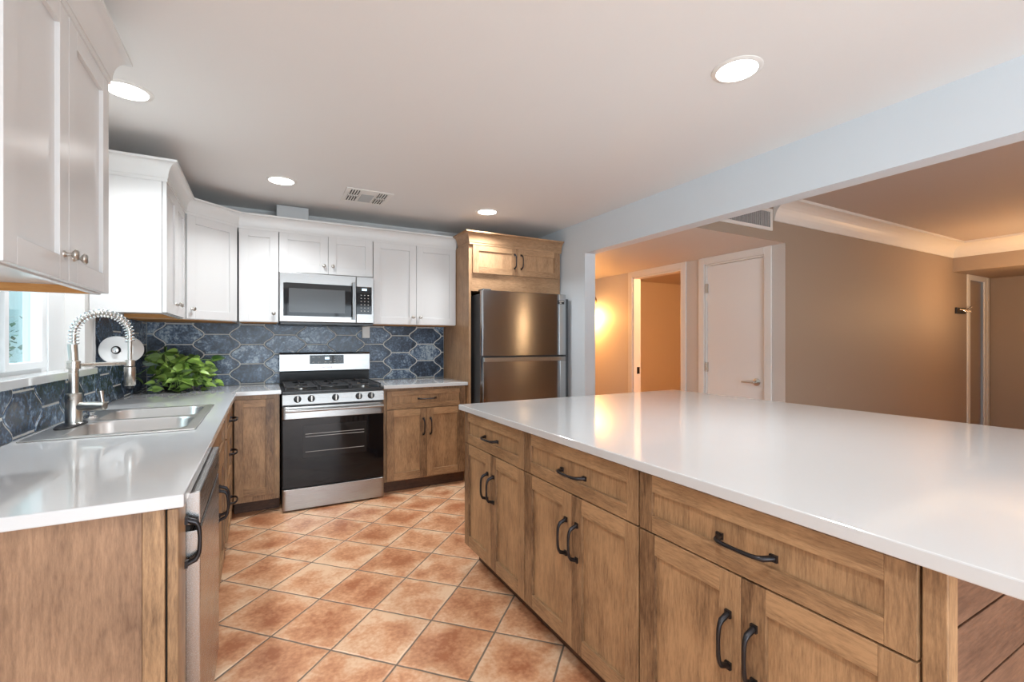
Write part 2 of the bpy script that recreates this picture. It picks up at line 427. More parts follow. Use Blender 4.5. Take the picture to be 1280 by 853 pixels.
# right wall with the wide opening: solid by the fridge, beam over the island
ys = [REAR, -1.9, JY, YW]; zs = [0, ZB, ZC]
struct('wall_right', MB().grid(ys, zs, lambda i, j: not (i == 1 and j == 0), XB, XB + .12, 0), M['wall_blue'])
# unseen rear wall; its glazed opening is added for the fill light
xs = [XW, -.55, 2.45, XB]; zs = [0, .06, 2.15, ZC]
struct('wall_rear', MB().grid(xs, zs, lambda i, j: not (i == 1 and j == 1), REAR - .1, REAR, 1), M['wall_blue'])
fr = MB()
for x in (-.55, .42, 1.43, 2.40): fr.box(x, x + .05, REAR - .08, REAR - .02, .06, 2.15)
fr.box(-.55, 2.45, REAR - .08, REAR - .02, .06, .12); fr.box(-.55, 2.45, REAR - .08, REAR - .02, 2.09, 2.15)
o = fr.build('window_2', M['pvc'], None, .003); tag(o, None, None, None, 'structure')  # frame of the added rear opening
# hall + den
struct('wall_hall', MB().grid([YK + .003, 2.466, 3.083, 3.369, 4.086, 7.2], [0, 2.035, 2.42], lambda i, j: not (i in (1, 3) and j == 0), XD, XD + .11, 0), M['greige_l'])
struct('ceiling_hall', MB().box(XB + .12, XD, YK + .003, 7.2, ZH, ZH + .3), M['greige_l'])
struct('wall_hall_end', MB().box(XB + .1, XD + .2, 7.1, 7.2, 0, ZH), M['greige_l'])
struct('wall_hall_left', MB().box(XB, XB + .12, YW, 7.1, 0, ZH), M['greige_l'])
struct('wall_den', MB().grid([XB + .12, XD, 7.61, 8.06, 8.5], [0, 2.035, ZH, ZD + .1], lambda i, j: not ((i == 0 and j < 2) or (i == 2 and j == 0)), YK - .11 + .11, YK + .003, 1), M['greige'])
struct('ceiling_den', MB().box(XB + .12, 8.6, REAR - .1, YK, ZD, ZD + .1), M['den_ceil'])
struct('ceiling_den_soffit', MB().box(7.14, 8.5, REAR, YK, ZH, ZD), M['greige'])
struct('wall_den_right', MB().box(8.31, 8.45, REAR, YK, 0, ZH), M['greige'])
struct('wall_den_rear', MB().box(XB + .12, 8.5, REAR - .1, REAR, 0, ZD), M['greige_l'])
# room beyond the open doorway
struct('wall_bedroom', MB().box(XD + .11, 7.4, 5.6, 5.7, 0, 2.3), M['greige_l'])
struct('wall_bedroom_right', MB().box(7.3, 7.4, YK + .1, 5.6, 0, 2.3), M['greige_l'])
struct('ceiling_bedroom', MB().box(XD + .11, 7.4, YK + .12, 5.7, 2.27, 2.37), M['greige_l'])
struct('wall_bedroom_near', MB().box(XD + .11, 7.3, 2.60, 2.70, 0, 2.27), M['greige_l'])
# cove moulding in the den (swept concave profile with a bead)
def cove(path_axis, a0, a1, c, sgn, name, ext=0.0):
    mb = MB(); prof = []
    prof.append((0, 2.262)); prof.append((.012, 2.262)); prof.append((.012, 2.272))
    for k in range(9):
        t = k / 8 * PI / 2
        prof.append((.012 + .115 * (1 - math.cos(t)), 2.272 + .125 * math.sin(t)))
    prof.append((.150, 2.397)); prof.append((.150, ZD)); prof.append((0, ZD))
    poly = [(c + sgn * p, z) for p, z in prof]
    loops = []
    for a, e in ((a0, 0), (a1, 1)):
        lp = []
        for p, z in prof:
            aa = a - (p if (e == 1 and ext) else 0)
            lp.append((aa, c + sgn * p, z) if path_axis == 0 else (c + sgn * p, aa, z))
        loops.append(lp)
    mb.loft(loops); return struct(name, mb, M['trim'])
cove(0, 3.672, 7.14, YK, -1, 'trim_1', 1)
cove(1, REAR, YK, 7.14, -1, 'trim_2', 1)
# door casings, jambs
def casing(name, x, y0, y1, ztop, w=.065, t=.016):
    mb = MB()
    mb.box(x - t, x, y0 - w, y0, 0, ztop + w); mb.box(x - t, x, y1, y1 + w, 0, ztop + w); mb.box(x - t, x, y0, y1, ztop, ztop + w)
    mb.box(x, x + .11, y0, y0 + .016, 0, ztop); mb.box(x, x + .11, y1 - .016, y1, 0, ztop); mb.box(x, x + .11, y0, y1, ztop - .016, ztop)
    return struct(name, mb, M['trim'], .004)
casing('trim_3', XD, 2.466, 3.083, 2.035)
casing('trim_4', XD, 3.369, 4.086, 2.035)
mb = MB(); 
mb.box(7.54, 7.61, YK - .016, YK, 0, 2.10); mb.box(8.06, 8.13, YK - .016, YK, 0, 2.10); mb.box(7.61, 8.06, YK - .016, YK, 2.035, 2.10)
mb.box(8.17, 8.24, YK - .01, YK, 0, 2.10)
struct('trim_5', mb, M['trim'], .004)
# white slab door
d1 = struct('door_1', MB().box(XD + .012, XD + .047, 2.485, 3.064, .012, 2.016), M['door'], .003)
mb = MB(); 
h = mb.lathe((XD + .012, 2.547, .918), (-1, 0, 0), [(.033, 0), (.033, .008), (.028, .012), (.012, .014), (.012, .045), (.0, .046)]); 
mb.tube([(XD - .03, 2.547, .918), (XD - .036, 2.57, .918), (XD - .036, 2.64, .915), (XD - .034, 2.665, .914)], [.011, .011, .008, .007])
mb.build('door_handle', M['nickel'], d1, 0, 40)
for z in (1.80, 1.03, .22):
    MB().box(XD - .004, XD + .012, 3.050, 3.076, z - .045, z + .045).cyl((XD - .006, 3.066, z - .045), (XD - .006, 3.066, z + .045), .006, None, 10).build('hinge', M['nickel'], d1)
# strike plate on the open doorway
o = MB().box(XD + .05, XD + .09, 4.066, 4.0699, .90, .98).build('strike_plate', M['bronze']); tag(o, 'small dark strike plate on the jamb of the open doorway', 'strike plate')
# dim door far right in the den
struct('door_2', MB().box(7.611, 8.059, YK + .02, YK + .055, .005, 2.034), M['greige'], .003)
struct('wall_den_closet', MB().box(7.5, 8.5, YK + .09, YK + .12, 0, 2.3), M['greige'])
# crown corner base trim behind island not visible; baseboards
struct('baseboard_den', MB().box(XD, 7.54, YK - .014, YK, 0, .09), M['trim'], .003)
struct('baseboard_hall', MB().box(XD - .014, XD, 4.155, 7.1, 0, .09), M['trim'], .003)

# window in the left wall
w = MB(); X0 = XW - .125; X1 = XW - .075
w.grid([WY0, WY0 + .05, 2.34, 2.45, 2.765, 2.86, WY1], [WZ0, WZ0 + .045, WZ1 - .06, WZ1], lambda i, j: not (i in (1, 3) and j == 1), X0, X1, 0)
w.box(X1 - .002, X1 + .006, 2.862, 2.868, WZ0 + .01, WZ1 - .02)
win = w.build('window_1', M['pvc'], None, .004); tag(win, None, None, None, 'structure')
MB().box(X0 + .02, X0 + .026, WY0 + .05, 2.34, WZ0 + .045, WZ1 - .06).box(X0 + .02, X0 + .026, 2.45, 2.765, WZ0 + .045, WZ1 - .06).build('pane', M['glass'], win)
sash = MB()
for a, b in ((2.43, 2.80),):
    sash.grid([a, a + .035, b - .035, b], [WZ0 + .03, WZ0 + .062, WZ1 - .085, WZ1 - .05], lambda i, j: not (i == 1 and j == 1), X1 - .002, X1 + .014, 0)
sash.build('window_sash', M['pvc'], win, .003)
MB().box(XW - .075, XW + .022, WY0 - .05, 3.20, WZ0 - .022, WZ0 + .012).build('window_sill', M['quartz'], win, .003)
# outdoors beyond the window
struct('ground', MB().box(-8, -1.0, -4, 10, -.2, -.02), M['gravel'])
o = MB().box(-9, -1.2, 9.0, 9.15, -.02, 3.2).build('garden_wall', M['fence']); tag(o, 'pale garden wall seen through the window over the sink', 'wall')
def leaf_quads(mb, c, n, sp, size, m=None):
    for _ in range(n):
        p = Vector(c) + Vector((random.gauss(0, sp[0]), random.gauss(0, sp[1]), random.gauss(0, sp[2])))
        R = Matrix.Rotation(random.uniform(0, 2 * PI), 3, 'Z') @ Matrix.Rotation(random.uniform(-1, 1), 3, 'X')
        s = size * random.uniform(.7, 1.3)
        vs = [mb.bm.verts.new(p + R @ Vector(q) * s) for q in ((0, 0, 0), (.4, .5, .1), (0, 1.2, 0), (-.4, .5, .1))]
        mb.bm.faces.new(vs)
bt = thing('garden_shrub', 'green leafy shrub outside the window over the sink', 'shrub', (-2.95, 7.6, -.02))
mb = MB(); leaf_quads(mb, (-2.95, 7.6, 1.15), 500, (.22, .3, .24), .07); mb.build('foliage', M['bush'], bt)
MB().tube([(-2.95, 7.6, -.02), (-2.93, 7.62, .6), (-2.97, 7.58, 1.1)], [.03, .025, .012]).build('trunk', M['stem'], bt)

# ------------------------------------------------------------------ hardware
def pull(parent, F, a, z, length, vertical=True, m=None, out=.032, name='handle'):
    """dark bow pull: two square feet and an arched bar"""
    ox, oy, ax, ay, nx, ny = F; m = m or M['bronze']
    def P(al, n): # al = offset along the bar
        aa, zz = (a, z + al) if vertical else (a + al, z)
        return (ox + ax * aa + nx * n, oy + ay * aa + ny * n, zz)
    hl = length / 2; mb = MB()
    for s in (-1, 1):
        c = s * hl
        if vertical: mb.fbox(F, a - .008, a + .008, z + c - .009, z + c + .009, 0, .007)
        else: mb.fbox(F, a + c - .009, a + c + .009, z - .008, z + .008, 0, .007)
    pts = []
    for k in range(15):
        t = k / 14 * 2 - 1
        n = .004 + out * (1 - abs(t) ** 5) ** .5 if abs(t) < 1 else .004
        al = t * hl
        pts.append(P(al, n + .004 * (1 - t * t)))
    rr = [.0072 if (k in (0, 1, 13, 14)) else .0048 + .0012 * abs(k - 7) / 7 for k in range(15)]
    mb.tube(pts, rr, None, 10)
    return mb.build(name, m, parent, 0, 45)
def knob(parent, F, a, z):
    ox, oy, ax, ay, nx, ny = F
    mb = MB().lathe((ox + ax * a, oy + ay * a, z), (nx, ny, 0), [(.010, 0), (.009, .003), (.0045, .006), (.0045, .014), (.011, .019), (.0145, .023), (.0145, .026), (.010, .030), (.0, .031)], None, 20)
    return mb.build('knob', M['nickel'], parent, 0, 50)
def shaker(parent, F, a0, a1, z0, z1, name='door', mv=None, mh=None, rail=.057, t=.02, rec=.011):
    """five-piece shaker front; F normal plane n=0 is the carcass front, face at n=t"""
    mb = MB(); bw = rail
    mb.fbox(F, a0, a0 + bw, z0, z1, .001, t, mv); mb.fbox(F, a1 - bw, a1, z0, z1, .001, t, mv)
    mb.fbox(F, a0 + bw, a1 - bw, z0, z0 + bw, .001, t, mh); mb.fbox(F, a0 + bw, a1 - bw, z1 - bw, z1, .001, t, mh)
    mb.fbox(F, a0 + bw - .002, a1 - bw + .002, z0 + bw - .002, z1 - bw + .002, .003, t - rec, mv)
    return mb.build(name, None, parent, .0012)

# ------------------------------------------------------------------ island
# face frame of the island front: along +Y, outwards -X
XI = 1.04
FI = (XI, 0, 0, 1, -1, 0)
isl = [(1.763, 2.447, 'maple island cabinet at the far end of the island, nearest the range'),
       (1.061, 1.759, 'middle maple cabinet of the island front, drawer over two doors'),
       (.372, 1.057, 'maple island cabinet nearest the camera, beside the grooved end panel')]
for y0, y1, lab in isl:
    t = thing('island_cabinet', lab, 'cabinet', (XI + .3, (y0 + y1) / 2, 0), 'base cabinets of the island')
    b = MB().box(XI, XI + .58, y0, y1, .10, CT - CTH - .001).box(XI + .075, XI + .58, y0, y1, .0, .10)
    b.build('carcass', M['wz'], t, .001)
    MB().box(XI + .072, XI + .075, y0, y1, 0.001, .10).build('toe_kick', M['kick'], t)
    g = .002
    d = shaker(t, FI, y0 + g, y1 - g, .702, CT - CTH - .012, 'drawer', M['wz'], M['wy'], .05)
    F2 = (XI - .02, 0, 0, 1, -1, 0)
    pull(d, F2, (y0 + y1) / 2 - .012, .779, .14, False)
    ym = (y0 + y1) / 2
    for a0, a1, s in ((y0 + g, ym - g / 2, 1), (ym + g / 2, y1 - g, -1)):
        dd = shaker(t, FI, a0, a1, .122, .697, 'door', M['wz'], M['wy'], .06)
        pull(dd, F2, (a1 - .033) if s > 0 else (a0 + .033), .53, .128, True)
# end post + shiplap panel + back of island
ep = thing('island_end_panel', 'grooved maple board panel closing the near end of the island', 'panel', (1.6, .35, 0))
MB().box(XI - .012, XI + .03, .335, .370, 0, CT - CTH - .001).build('corner_post', M['wz'], ep, .002)
mb = MB(); z = 0.0
edges = [.08, .218, .353, .488, .623, .758, CT - CTH - .001]
for z0, z1 in zip([0] + edges[:-1], edges): mb.box(XI + .03, 2.15, .342, .362, z0 + .0025, z1 - .0025)
mb.box(XI + .03, 2.15, .355, .368, 0, .88)
mb.build('shiplap_boards', M['wship'], ep, .001)
o = MB().box(XI + .585, 2.15, .37, 2.447, 0, CT - CTH - .001).build('island_back_panel', M['wz']); tag(o, 'maple panelled back of the island under the overhanging top', 'panel')
o = MB().box(.99, 2.72, .02, 2.462, CT - CTH, CT).build('island_countertop', M['quartz'], None, .003); tag(o, 'large white quartz countertop covering the island', 'countertop')

# ------------------------------------------------------------------ back wall base cabinets
FB = (0, YC + .045, 1, 0, 0, -1)     # carcass front plane Y, doors face Y-.02
YF = YC + .045
t = thing('base_cabinet', 'maple base cabinet with drawer and two doors, right of the range', 'cabinet', (1.26, 4.1, 0))
MB().box(.885, 1.628, YF, 4.45, .10, CT - CTH - .001).box(.885, 1.628, YF + .06, 4.45, 0, .10).build('carcass', M['wz'], t, .001)
MB().box(.885, 1.628, YF + .057, YF + .06, .001, .10).build('toe_kick', M['kick'], t)
FB2 = (0, YF - .02, 1, 0, 0, -1)
d = shaker(t, FB, .912, 1.603, .710, .862, 'drawer', M['wz'], M['wx'], .042); pull(d, FB2, 1.258, .787, .15, False)
for a0, a1, s in ((.912, 1.2565, 1), (1.2585, 1.603, -1)):
    dd = shaker(t, FB, a0, a1, .112, .702, 'door', M['wz'], M['wx'], .06); pull(dd, FB2, a1 - .03 if s > 0 else a0 + .03, .545, .135, True)
t = thing('base_cabinet', 'narrow maple base cabinet in the corner, left of the range', 'cabinet', (-.03, 4.1, 0))
MB().box(-.178, .118, YF, 4.45, .10, CT - CTH - .001).box(-.178, .118, YF + .09, 4.45, 0, .10).build('carcass', M['wz'], t, .001)
MB().box(-.178, .118, YF + .087, YF + .09, .001, .10).build('toe_kick', M['kick'], t)
shaker(t, FB, -.172, .080, .145, .850, 'door', M['wz'], M['wx'], .055)

# ------------------------------------------------------------------ left run
XF = XC - .036                         # carcass front plane X, door faces XF+.02
FL = (XF, 0, 0, 1, 1, 0); FL2 = (XF + .02, 0, 0, 1, 1, 0)
ep = thing('base_end_panel', 'flat maple panel with end stile closing the left counter run', 'panel', (-.48, 1.34, 0))
MB().box(XW + .003, -.240, 1.328, 1.345, 0, CT - CTH - .001).build('flat_panel', M['wend'], ep, .001)
MB().box(-.239, -.198, 1.322, 1.345, 0, CT - CTH - .001).build('end_stile', M['wz'], ep, .0015)
MB().box(-.1975, -.1945, 1.340, 1.345, 0, CT - CTH - .001).build('shadow_gap', M['gap'], ep)
t = thing('narrow_cabinet', 'slim maple filler cabinet with dark pull beside the dishwasher', 'cabinet', (-.45, 1.40, 0))
MB().box(XW + .003, XF, 1.346, 1.452, .1, CT - CTH - .001).box(XW + .003, XF - .06, 1.346, 1.452, 0, .1).build('carcass', M['wz'], t)
dd = MB().box(XF + .001, XF + .022, 1.330, 1.450, .105, .876, M['wz']).build('door', None, t, .002); pull(dd, (XF + .022, 0, 0, 1, 1, 0), 1.437, .755, .112, True, None, .024)
# dishwasher
t = thing('dishwasher', 'stainless steel dishwasher under the left counter by the sink', 'dishwasher', (-.45, 1.76, 0))
MB().box(XW + .05, XF - .002, 1.457, 2.055, .1, CT - CTH - .003).box(XW + .05, XF - .06, 1.457, 2.055, .01, .1).build('tub', M['gap'], t)
MB().box(XF + .001, -.142, 1.458, 2.055, .115, .775).build('door_panel', M['steel_y'], t, .003)
MB().box(XF + .001, -.142, 1.458, 2.055, .790, .876).build('control_strip', M['steel_y'], t, .003)
MB().box(XF + .001, -.165, 1.458, 2.055, .775, .790).build('pocket_handle', M['gap'], t)
MB().box(-.142, -.1415, 1.9, 2.0, .825, .84).build('control_marks', M['black'], t)
# sink base
t = thing('sink_cabinet', 'maple sink base cabinet with two doors under the sink', 'cabinet', (-.45, 2.5, 0))
MB().box(XW + .003, XF, 2.062, 3.118, .1, .68).box(XW + .003, XF - .06, 2.062, 3.118, 0, .1).box(XF - .018, XF, 2.062, 3.118, .68, CT - CTH - .001).build('carcass', M['wz'], t)
shaker(t, FL, 2.066, 2.926, .702, .862, 'false_front', M['wz'], M['wy'], .042)
for a0, a1, s in ((2.066, 2.495, 1), (2.497, 2.926, -1)):
    dd = shaker(t, FL, a0, a1, .112, .697, 'door', M['wz'], M['wy'], .06); pull(dd, FL2, a1 - .033 if s > 0 else a0 + .033, .53, .135, True)
t = thing('drawer_cabinet', 'maple drawer base cabinet between the sink and the corner', 'cabinet', (-.45, 3.36, 0))
MB().box(XW + .003, XF, 3.120, 3.60, .1, CT - CTH - .001).box(XW + .003, XF - .06, 3.120, 3.60, 0, .1).build('carcass', M['wz'], t)
for z0, z1, hz in ((.710, .862, .79), (.420, .704, .585), (.112, .414, .285)):
    d = shaker(t, FL, 3.124, 3.596, z0, z1, 'drawer', M['wz'], M['wy'], .042); pull(d, FL2, 3.36, hz, .15, False)
t = thing('corner_cabinet', 'blind maple corner base under the potted pothos', 'cabinet', (-.45, 4.0, 0))
MB().box(XW + .003, XF + .012, 3.602, 4.45, .1, CT - CTH - .001).box(XW + .003, XF - .06, 3.602, 4.45, 0, .1).build('carcass', M['wz'], t)

# countertops
SX0, SX1, SY0, SY1 = -.757, -.235, 2.245, 3.09
xs = [XW, SX0 + .012, SX1 - .012, XC, .128]; ys = [1.305, SY0 + .012, SY1 - .012, YC, YW]
o = MB().grid(xs, ys, lambda i, j: (i < 3 and not (i == 1 and j == 1)) or (i == 3 and j == 3), CT - CTH, CT, 2).build('sink_countertop', M['quartz'], None, .003)
tag(o, 'white quartz countertop running along the window wall with the sink cut in', 'countertop')
o = MB().box(.884, 1.631, YC, YW, CT - CTH, CT).build('side_countertop', M['quartz'], None, .003); tag(o, 'short white quartz countertop between the range and the refrigerator', 'countertop')

# ------------------------------------------------------------------ sink
t = thing('kitchen_sink', 'stainless double bowl drop-in sink in the white counter', 'sink', ((SX0 + SX1) / 2, (SY0 + SY1) / 2, .70))
BX0, BX1 = -.655, -.275; bowls = ((2.290, 2.650), (2.690, 3.050))
xs = [SX0, BX0, BX1, SX1]; ys = [SY0, bowls[0][0], bowls[0][1], bowls[1][0], bowls[1][1], SY1]
MB().grid(xs, ys, lambda i, j: not (i == 1 and j in (1, 3)), CT + .0005, CT + .006, 2).build('rim', M['steel_sink'], t, .0025)
for b0, b1 in bowls:
    def rr(x0, x1, y0, y1, r, z, n=8):
        P = []
        for cx, cy, s in ((x1 - r, y1 - r, 0), (x0 + r, y1 - r, 1), (x0 + r, y0 + r, 2), (x1 - r, y0 + r, 3)):
            for k in range(n): a = (s + k / (n - 1)) * PI / 2; P.append((cx + r * math.cos(a), cy + r * math.sin(a), z))
        return P
    L_ = [rr(BX0, BX1, b0, b1, .001, CT + .0055), rr(BX0, BX1, b0, b1, .075, CT + .0045), rr(BX0 + .004, BX1 - .004, b0 + .004, b1 - .004, .075, CT - .004),
          rr(BX0 + .012, BX1 - .012, b0 + .012, b1 - .012, .075, CT - .15), rr(BX0 + .03, BX1 - .03, b0 + .03, b1 - .03, .07, CT - .175), rr(BX0 + .15, BX1 - .15, b0 + .14, b1 - .14, .03, CT - .182)]
    MB().loft(L_, None, False, True).build('bowl', M['steel_sink'], t, 0, 40)
    c = ((BX0 + BX1) / 2, (b0 + b1) / 2)
    MB().lathe((c[0], c[1], CT - .183), (0, 0, 1), [(.045, 0), (.045, .003), (.036, .004), (.030, .002), (0, .002)]).build('drain', M['chrome'], t, 0, 40)

# ------------------------------------------------------------------ faucet (spring pull-down)
FX, FY = -.70, 2.60; EX, EY = -.535, 2.71
zt = CT + .007
t = thing('spring_faucet', 'brushed nickel spring pull-down kitchen faucet behind the sink', 'faucet', (FX, FY, zt))
MB().lathe((FX, FY, zt), (0, 0, 1), [(.031, 0), (.031, .006), (.028, .009), (.028, .128), (.026, .131), (.017, .133)], None, 32).build('body', M['nickel'], t, 0, 40)
MB().cyl((FX, FY, zt + .13), (FX, FY, 1.158), .0165, None, 28).lathe((FX, FY, 1.155), (0, 0, 1), [(.0165, 0), (.023, .002), (.023, .034), (.0165, .037)]).cyl((FX, FY, 1.19), (FX - .004, FY - .002, 1.262), .0155, None, 24, .0165).build('riser', M['nickel'], t, 0, 40)
dv = Vector((EX - FX, EY - FY, 0)); ln = dv.length; dv.normalize()
MB().tube([(FX + dv.x * .02, FY + dv.y * .02, 1.172), (EX, EY, 1.172)], .0085, None, 16).lathe((EX, EY, 1.158), (0, 0, 1), [(.012, 0), (.019, .002), (.019, .028), (.012, .030)]).build('docking_arm', M['nickel'], t, 0, 40)
# arc path
def arc(u):
    """0..1 along the hose from the riser to the spray head"""
    if u < .12: return Vector((FX, FY, 1.255 + u / .12 * .045))
    if u > .92: return Vector((EX, EY, 1.300 - (u - .92) / .08 * .03))
    a = (u - .12) / .80 * PI
    c = Vector((FX, FY, 1.300)) + dv * (ln / 2)
    return c - dv * (ln / 2) * math.cos(a) + Vector((0, 0, .098)) * math.sin(a)
MB().tube([arc(k / 60) for k in range(61)], .0085, None, 12).build('hose', M['nickel'], t, 0, 60)
pts = []; turns = 27; n = turns * 14; side = Vector((-dv.y, dv.x, 0))
for k in range(n + 1):
    u = k / n; p = arc(u); tg = (arc(min(u + .01, 1)) - arc(max(u - .01, 0))).normalized(); nn = tg.cross(side).normalized()
    a = 2 * PI * turns * u; pts.append(p + (side * math.cos(a) + nn * math.sin(a)) * .0165)
MB().tube(pts, .0026, None, 6).build('spring', M['chrome'], t, 0, 60)
MB().cyl((EX, EY, 1.275), (EX, EY, 1.19), .0085, None, 16).build('spray_tube', M['nickel'], t, 0, 40)
MB().lathe((EX, EY, 1.158), (0, 0, -1), [(.014, 0), (.0215, .004), (.0215, .086), (.019, .089), (.016, .090)], None, 28).build('spray_head', M['nickel'], t, 0, 40)
MB().lathe((EX, EY, 1.068), (0, 0, -1), [(.013, 0), (.014, .012), (0, .013)]).build('nozzle', M['rubber'], t, 0, 40)
rg = Vector((.93, -.30, 0)).normalized()
p0 = Vector((FX, FY, zt + .075))
mb = MB().tube([p0 + rg * .012, p0 + rg * .03, p0 + rg * .115, p0 + rg * .118], [.019, .019, .0185, .015], None, 24)
q = p0 + rg * .106
mb.tube([q + Vector((0, 0, .0)), q + Vector((0, 0, .02)), q + rg * (-.006) + Vector((0, 0, .065))], [.0075, .007, .0095], None, 12)
mb.build('lever', M['nickel'], t, 0, 40)
mb = MB(); P = []
for z, g in ((zt - .0008, 0), (zt + .003, .0), (zt + .0045, -.004)):
    P.append([(FX - .005 + (.042 + g) * math.cos(a) * (1 + .12 * math.sin(3 * a)), FY - .02 + (.125 + g) * math.sin(a), z) for a in [2 * PI * k / 40 for k in range(40)]])
o = mb.loft(P).build('faucet_mat', M['rubber'], None, 0, 40); tag(o, 'black rubber mat lying around the base of the faucet', 'mat')
o = MB().lathe((-.695, 2.80, CT + .006), (0, 0, 1), [(.024, 0), (.026, .003), (.024, .009), (.010, .014), (.010, .02), (.016, .022), (.016, .028), (0, .030)]).build('sink_hole_cap', M['chrome'], None, 0, 40)
tag(o, 'low chrome cap on the sink deck beyond the faucet', 'cap')

# ------------------------------------------------------------------ paper towel roll on its wall holder
t = thing('towel_holder', 'wall mounted metal paper towel holder beside the window', 'towel holder', (XW + .012, 3.36, 1.227))
MB().cyl((-.70, 3.235, 1.227), (-.70, 3.53, 1.227), .007, None, 14).build('rod', M['nickel'], t, 0, 40)
MB().lathe((-.70, 3.238, 1.227), (0, -1, 0), [(.006, 0), (.013, .002), (.015, .008), (.012, .013), (0, .015)]).build('end_knob', M['chrome'], t, 0, 40)
MB().box(XW + .012, -.694, 3.522, 3.532, 1.215, 1.239).box(XW + .012, XW + .016, 3.49, 3.56, 1.20, 1.254).build('wall_bracket', M['nickel'], t, .001)
t = thing('paper_towel_roll', 'white paper towel roll on the wall holder by the window', 'paper towels', (-.70, 3.37, 1.150))
mb = MB(); R0, R1 = .076, .022; seg = 48; y0, y1 = 3.245, 3.51
def ring(r, y): return [(-.70 + r * math.cos(2 * PI * k / seg), y, 1.227 + r * math.sin(2 * PI * k / seg)) for k in range(seg)]
mb.loft([ring(R1, y0), ring(R0 - .003, y0), ring(R0, y0 + .003), ring(R0, y1 - .003), ring(R0 - .003, y1), ring(R1, y1), ring(R1, y0)], None, False, False)
mb.build('towel_sheet', M['paper'], t, 0, 40)
MB().loft([ring(R1 - .0002, y0 + .001), ring(R1 - .002, y0 + .001), ring(R1 - .002, y1 - .001), ring(R1 - .0002, y1 - .001), ring(R1 - .0002, y0 + .001)], None, False, False).build('core', M['card'], t)

# ------------------------------------------------------------------ pothos
t = thing('pothos_plant', 'leafy green pothos trailing on the counter in the back corner', 'plant', (-.54, 4.10, CT))
PC = Vector((-.56, 4.16, CT))
MB().lathe(PC, (0, 0, 1), [(.055, .0005), (.07, .02), (.075, .07), (.068, .085), (.05, .083), (0, .075)]).build('pot', M['soil'], t, 0, 40)
def leaf(mb, p, direction, size, normal, roll=0.0):
    """heart-shaped leaf, cupped along its midrib"""
    d = direction.normalized(); nrm = (normal - d * normal.dot(d)).normalized(); s = d.cross(nrm)
    out = [(0, .0), (.18, -.12), (.40, -.06), (.52, .18), (.48, .45), (.32, .74), (.12, .96), (0, 1.08)]
    mid = [mb.bm.verts.new(p + d * size * y + nrm * size * (-.05 - .25 * (y * .9) ** 2)) for _, y in [(0, max(0, q[1])) for q in out]]
    for sgn in (-1, 1):
        side_ = []
        for k, (x, y) in enumerate(out):
            if k in (0, len(out) - 1): side_.append(mid[k]); continue
            side_.append(mb.bm.verts.new(p + d * size * y + s * sgn * size * x * .8 + nrm * size * (.16 * x - .25 * (max(y, 0) * .9) ** 2)))
        for k in range(len(out) - 1):
            q = [mid[k], mid[k + 1], side_[k + 1], side_[k]]
            q2 = []
            for v in q:
                if v not in q2: q2.append(v)
            if len(q2) >= 3:
                try: mb.bm.faces.new(q2)
                except ValueError: pass
lf = MB(); st = MB(); rnd = random.Random(11)
def runner(p0, p1, p2, nleaf, size):
    P = [p0 * (1 - u) ** 2 + p1 * 2 * u * (1 - u) + p2 * u * u for u in [k / 12 for k in range(13)]]
    st.tube(P, .0022, None, 6)
    for k in range(nleaf):
        u = .35 + .65 * (k + 1) / nleaf; i = min(11, int(u * 12)); q = P[i].lerp(P[i + 1], u * 12 - i) if i < 12 else P[-1]
        if k == nleaf - 1: q = P[-1]
        az = rnd.uniform(0, 2 * PI)
        dr = Vector((math.cos(az), math.sin(az) - .5, rnd.uniform(-.5, .35))).normalized()
        tip = q + dr * rnd.uniform(.015, .04)
        zmin = CT + .012
        if tip.z < zmin: tip.z = zmin
        sz = size * rnd.uniform(.75, 1.25)
        if tip.z + dr.z * sz < CT + .01: dr.z = abs(dr.z) * .3 + .02
        # keep clear of the two walls
        e = tip + dr * sz
        if e.x < XW + .02: dr.x = abs(dr.x)
        if e.y > YW - .03: dr.y = -abs(dr.y)
        if abs(tip.x + dr.x * sz) < 9:
            st.tube([q, (q + tip) / 2 + Vector((0, 0, .004)), tip], .0014, None, 5)
            leaf(lf, tip, dr, sz, Vector((rnd.uniform(-1.1, 1.1), rnd.uniform(-1.5, .4), rnd.uniform(-.1, 1.2))))
top = PC + Vector((0, 0, .08))
for k in range(26):
    az = rnd.uniform(-PI, PI); rad = rnd.uniform(.05, .21)
    e = PC + Vector((math.cos(az) * rad * 1.2, math.sin(az) * rad * .85 - .04, rnd.uniform(.03, .26)))
    m_ = top + Vector((math.cos(az) * rad * .4, math.sin(az) * rad * .3, rnd.uniform(.10, .20)))
    e.x = max(XW + .04, e.x); e.y = min(YW - .05, e.y); runner(top, m_, e, 3, .072)
# taller shoots and trailing ends towards the range
for e, m_ in (((-.60, 4.10, 1.235), (-.62, 4.15, 1.17)), ((-.66, 4.16, 1.21), (-.62, 4.15, 1.17)), ((-.53, 4.12, 1.20), (-.55, 4.15, 1.15)), ((-.47, 4.18, 1.15), (-.5, 4.2, 1.18)), ((-.70, 4.05, 1.15), (-.66, 4.1, 1.12)), ((-.40, 4.15, 1.08), (-.45, 4.2, 1.14))):
    runner(top, Vector(m_), Vector(e), 3, .075)
for k in range(12):
    e = Vector((rnd.uniform(-.42, -.27), rnd.uniform(3.95, 4.25), CT + rnd.uniform(.012, .07))); m_ = Vector((-.44, 4.12, CT + .16)); runner(top, m_, e, 4, .052)
for k in range(8):
    e = Vector((rnd.uniform(-.70, -.42), rnd.uniform(3.93, 4.0), CT + rnd.uniform(.02, .08))); m_ = Vector((-.54, 4.05, CT + .15)); runner(top, m_, e, 4, .055)
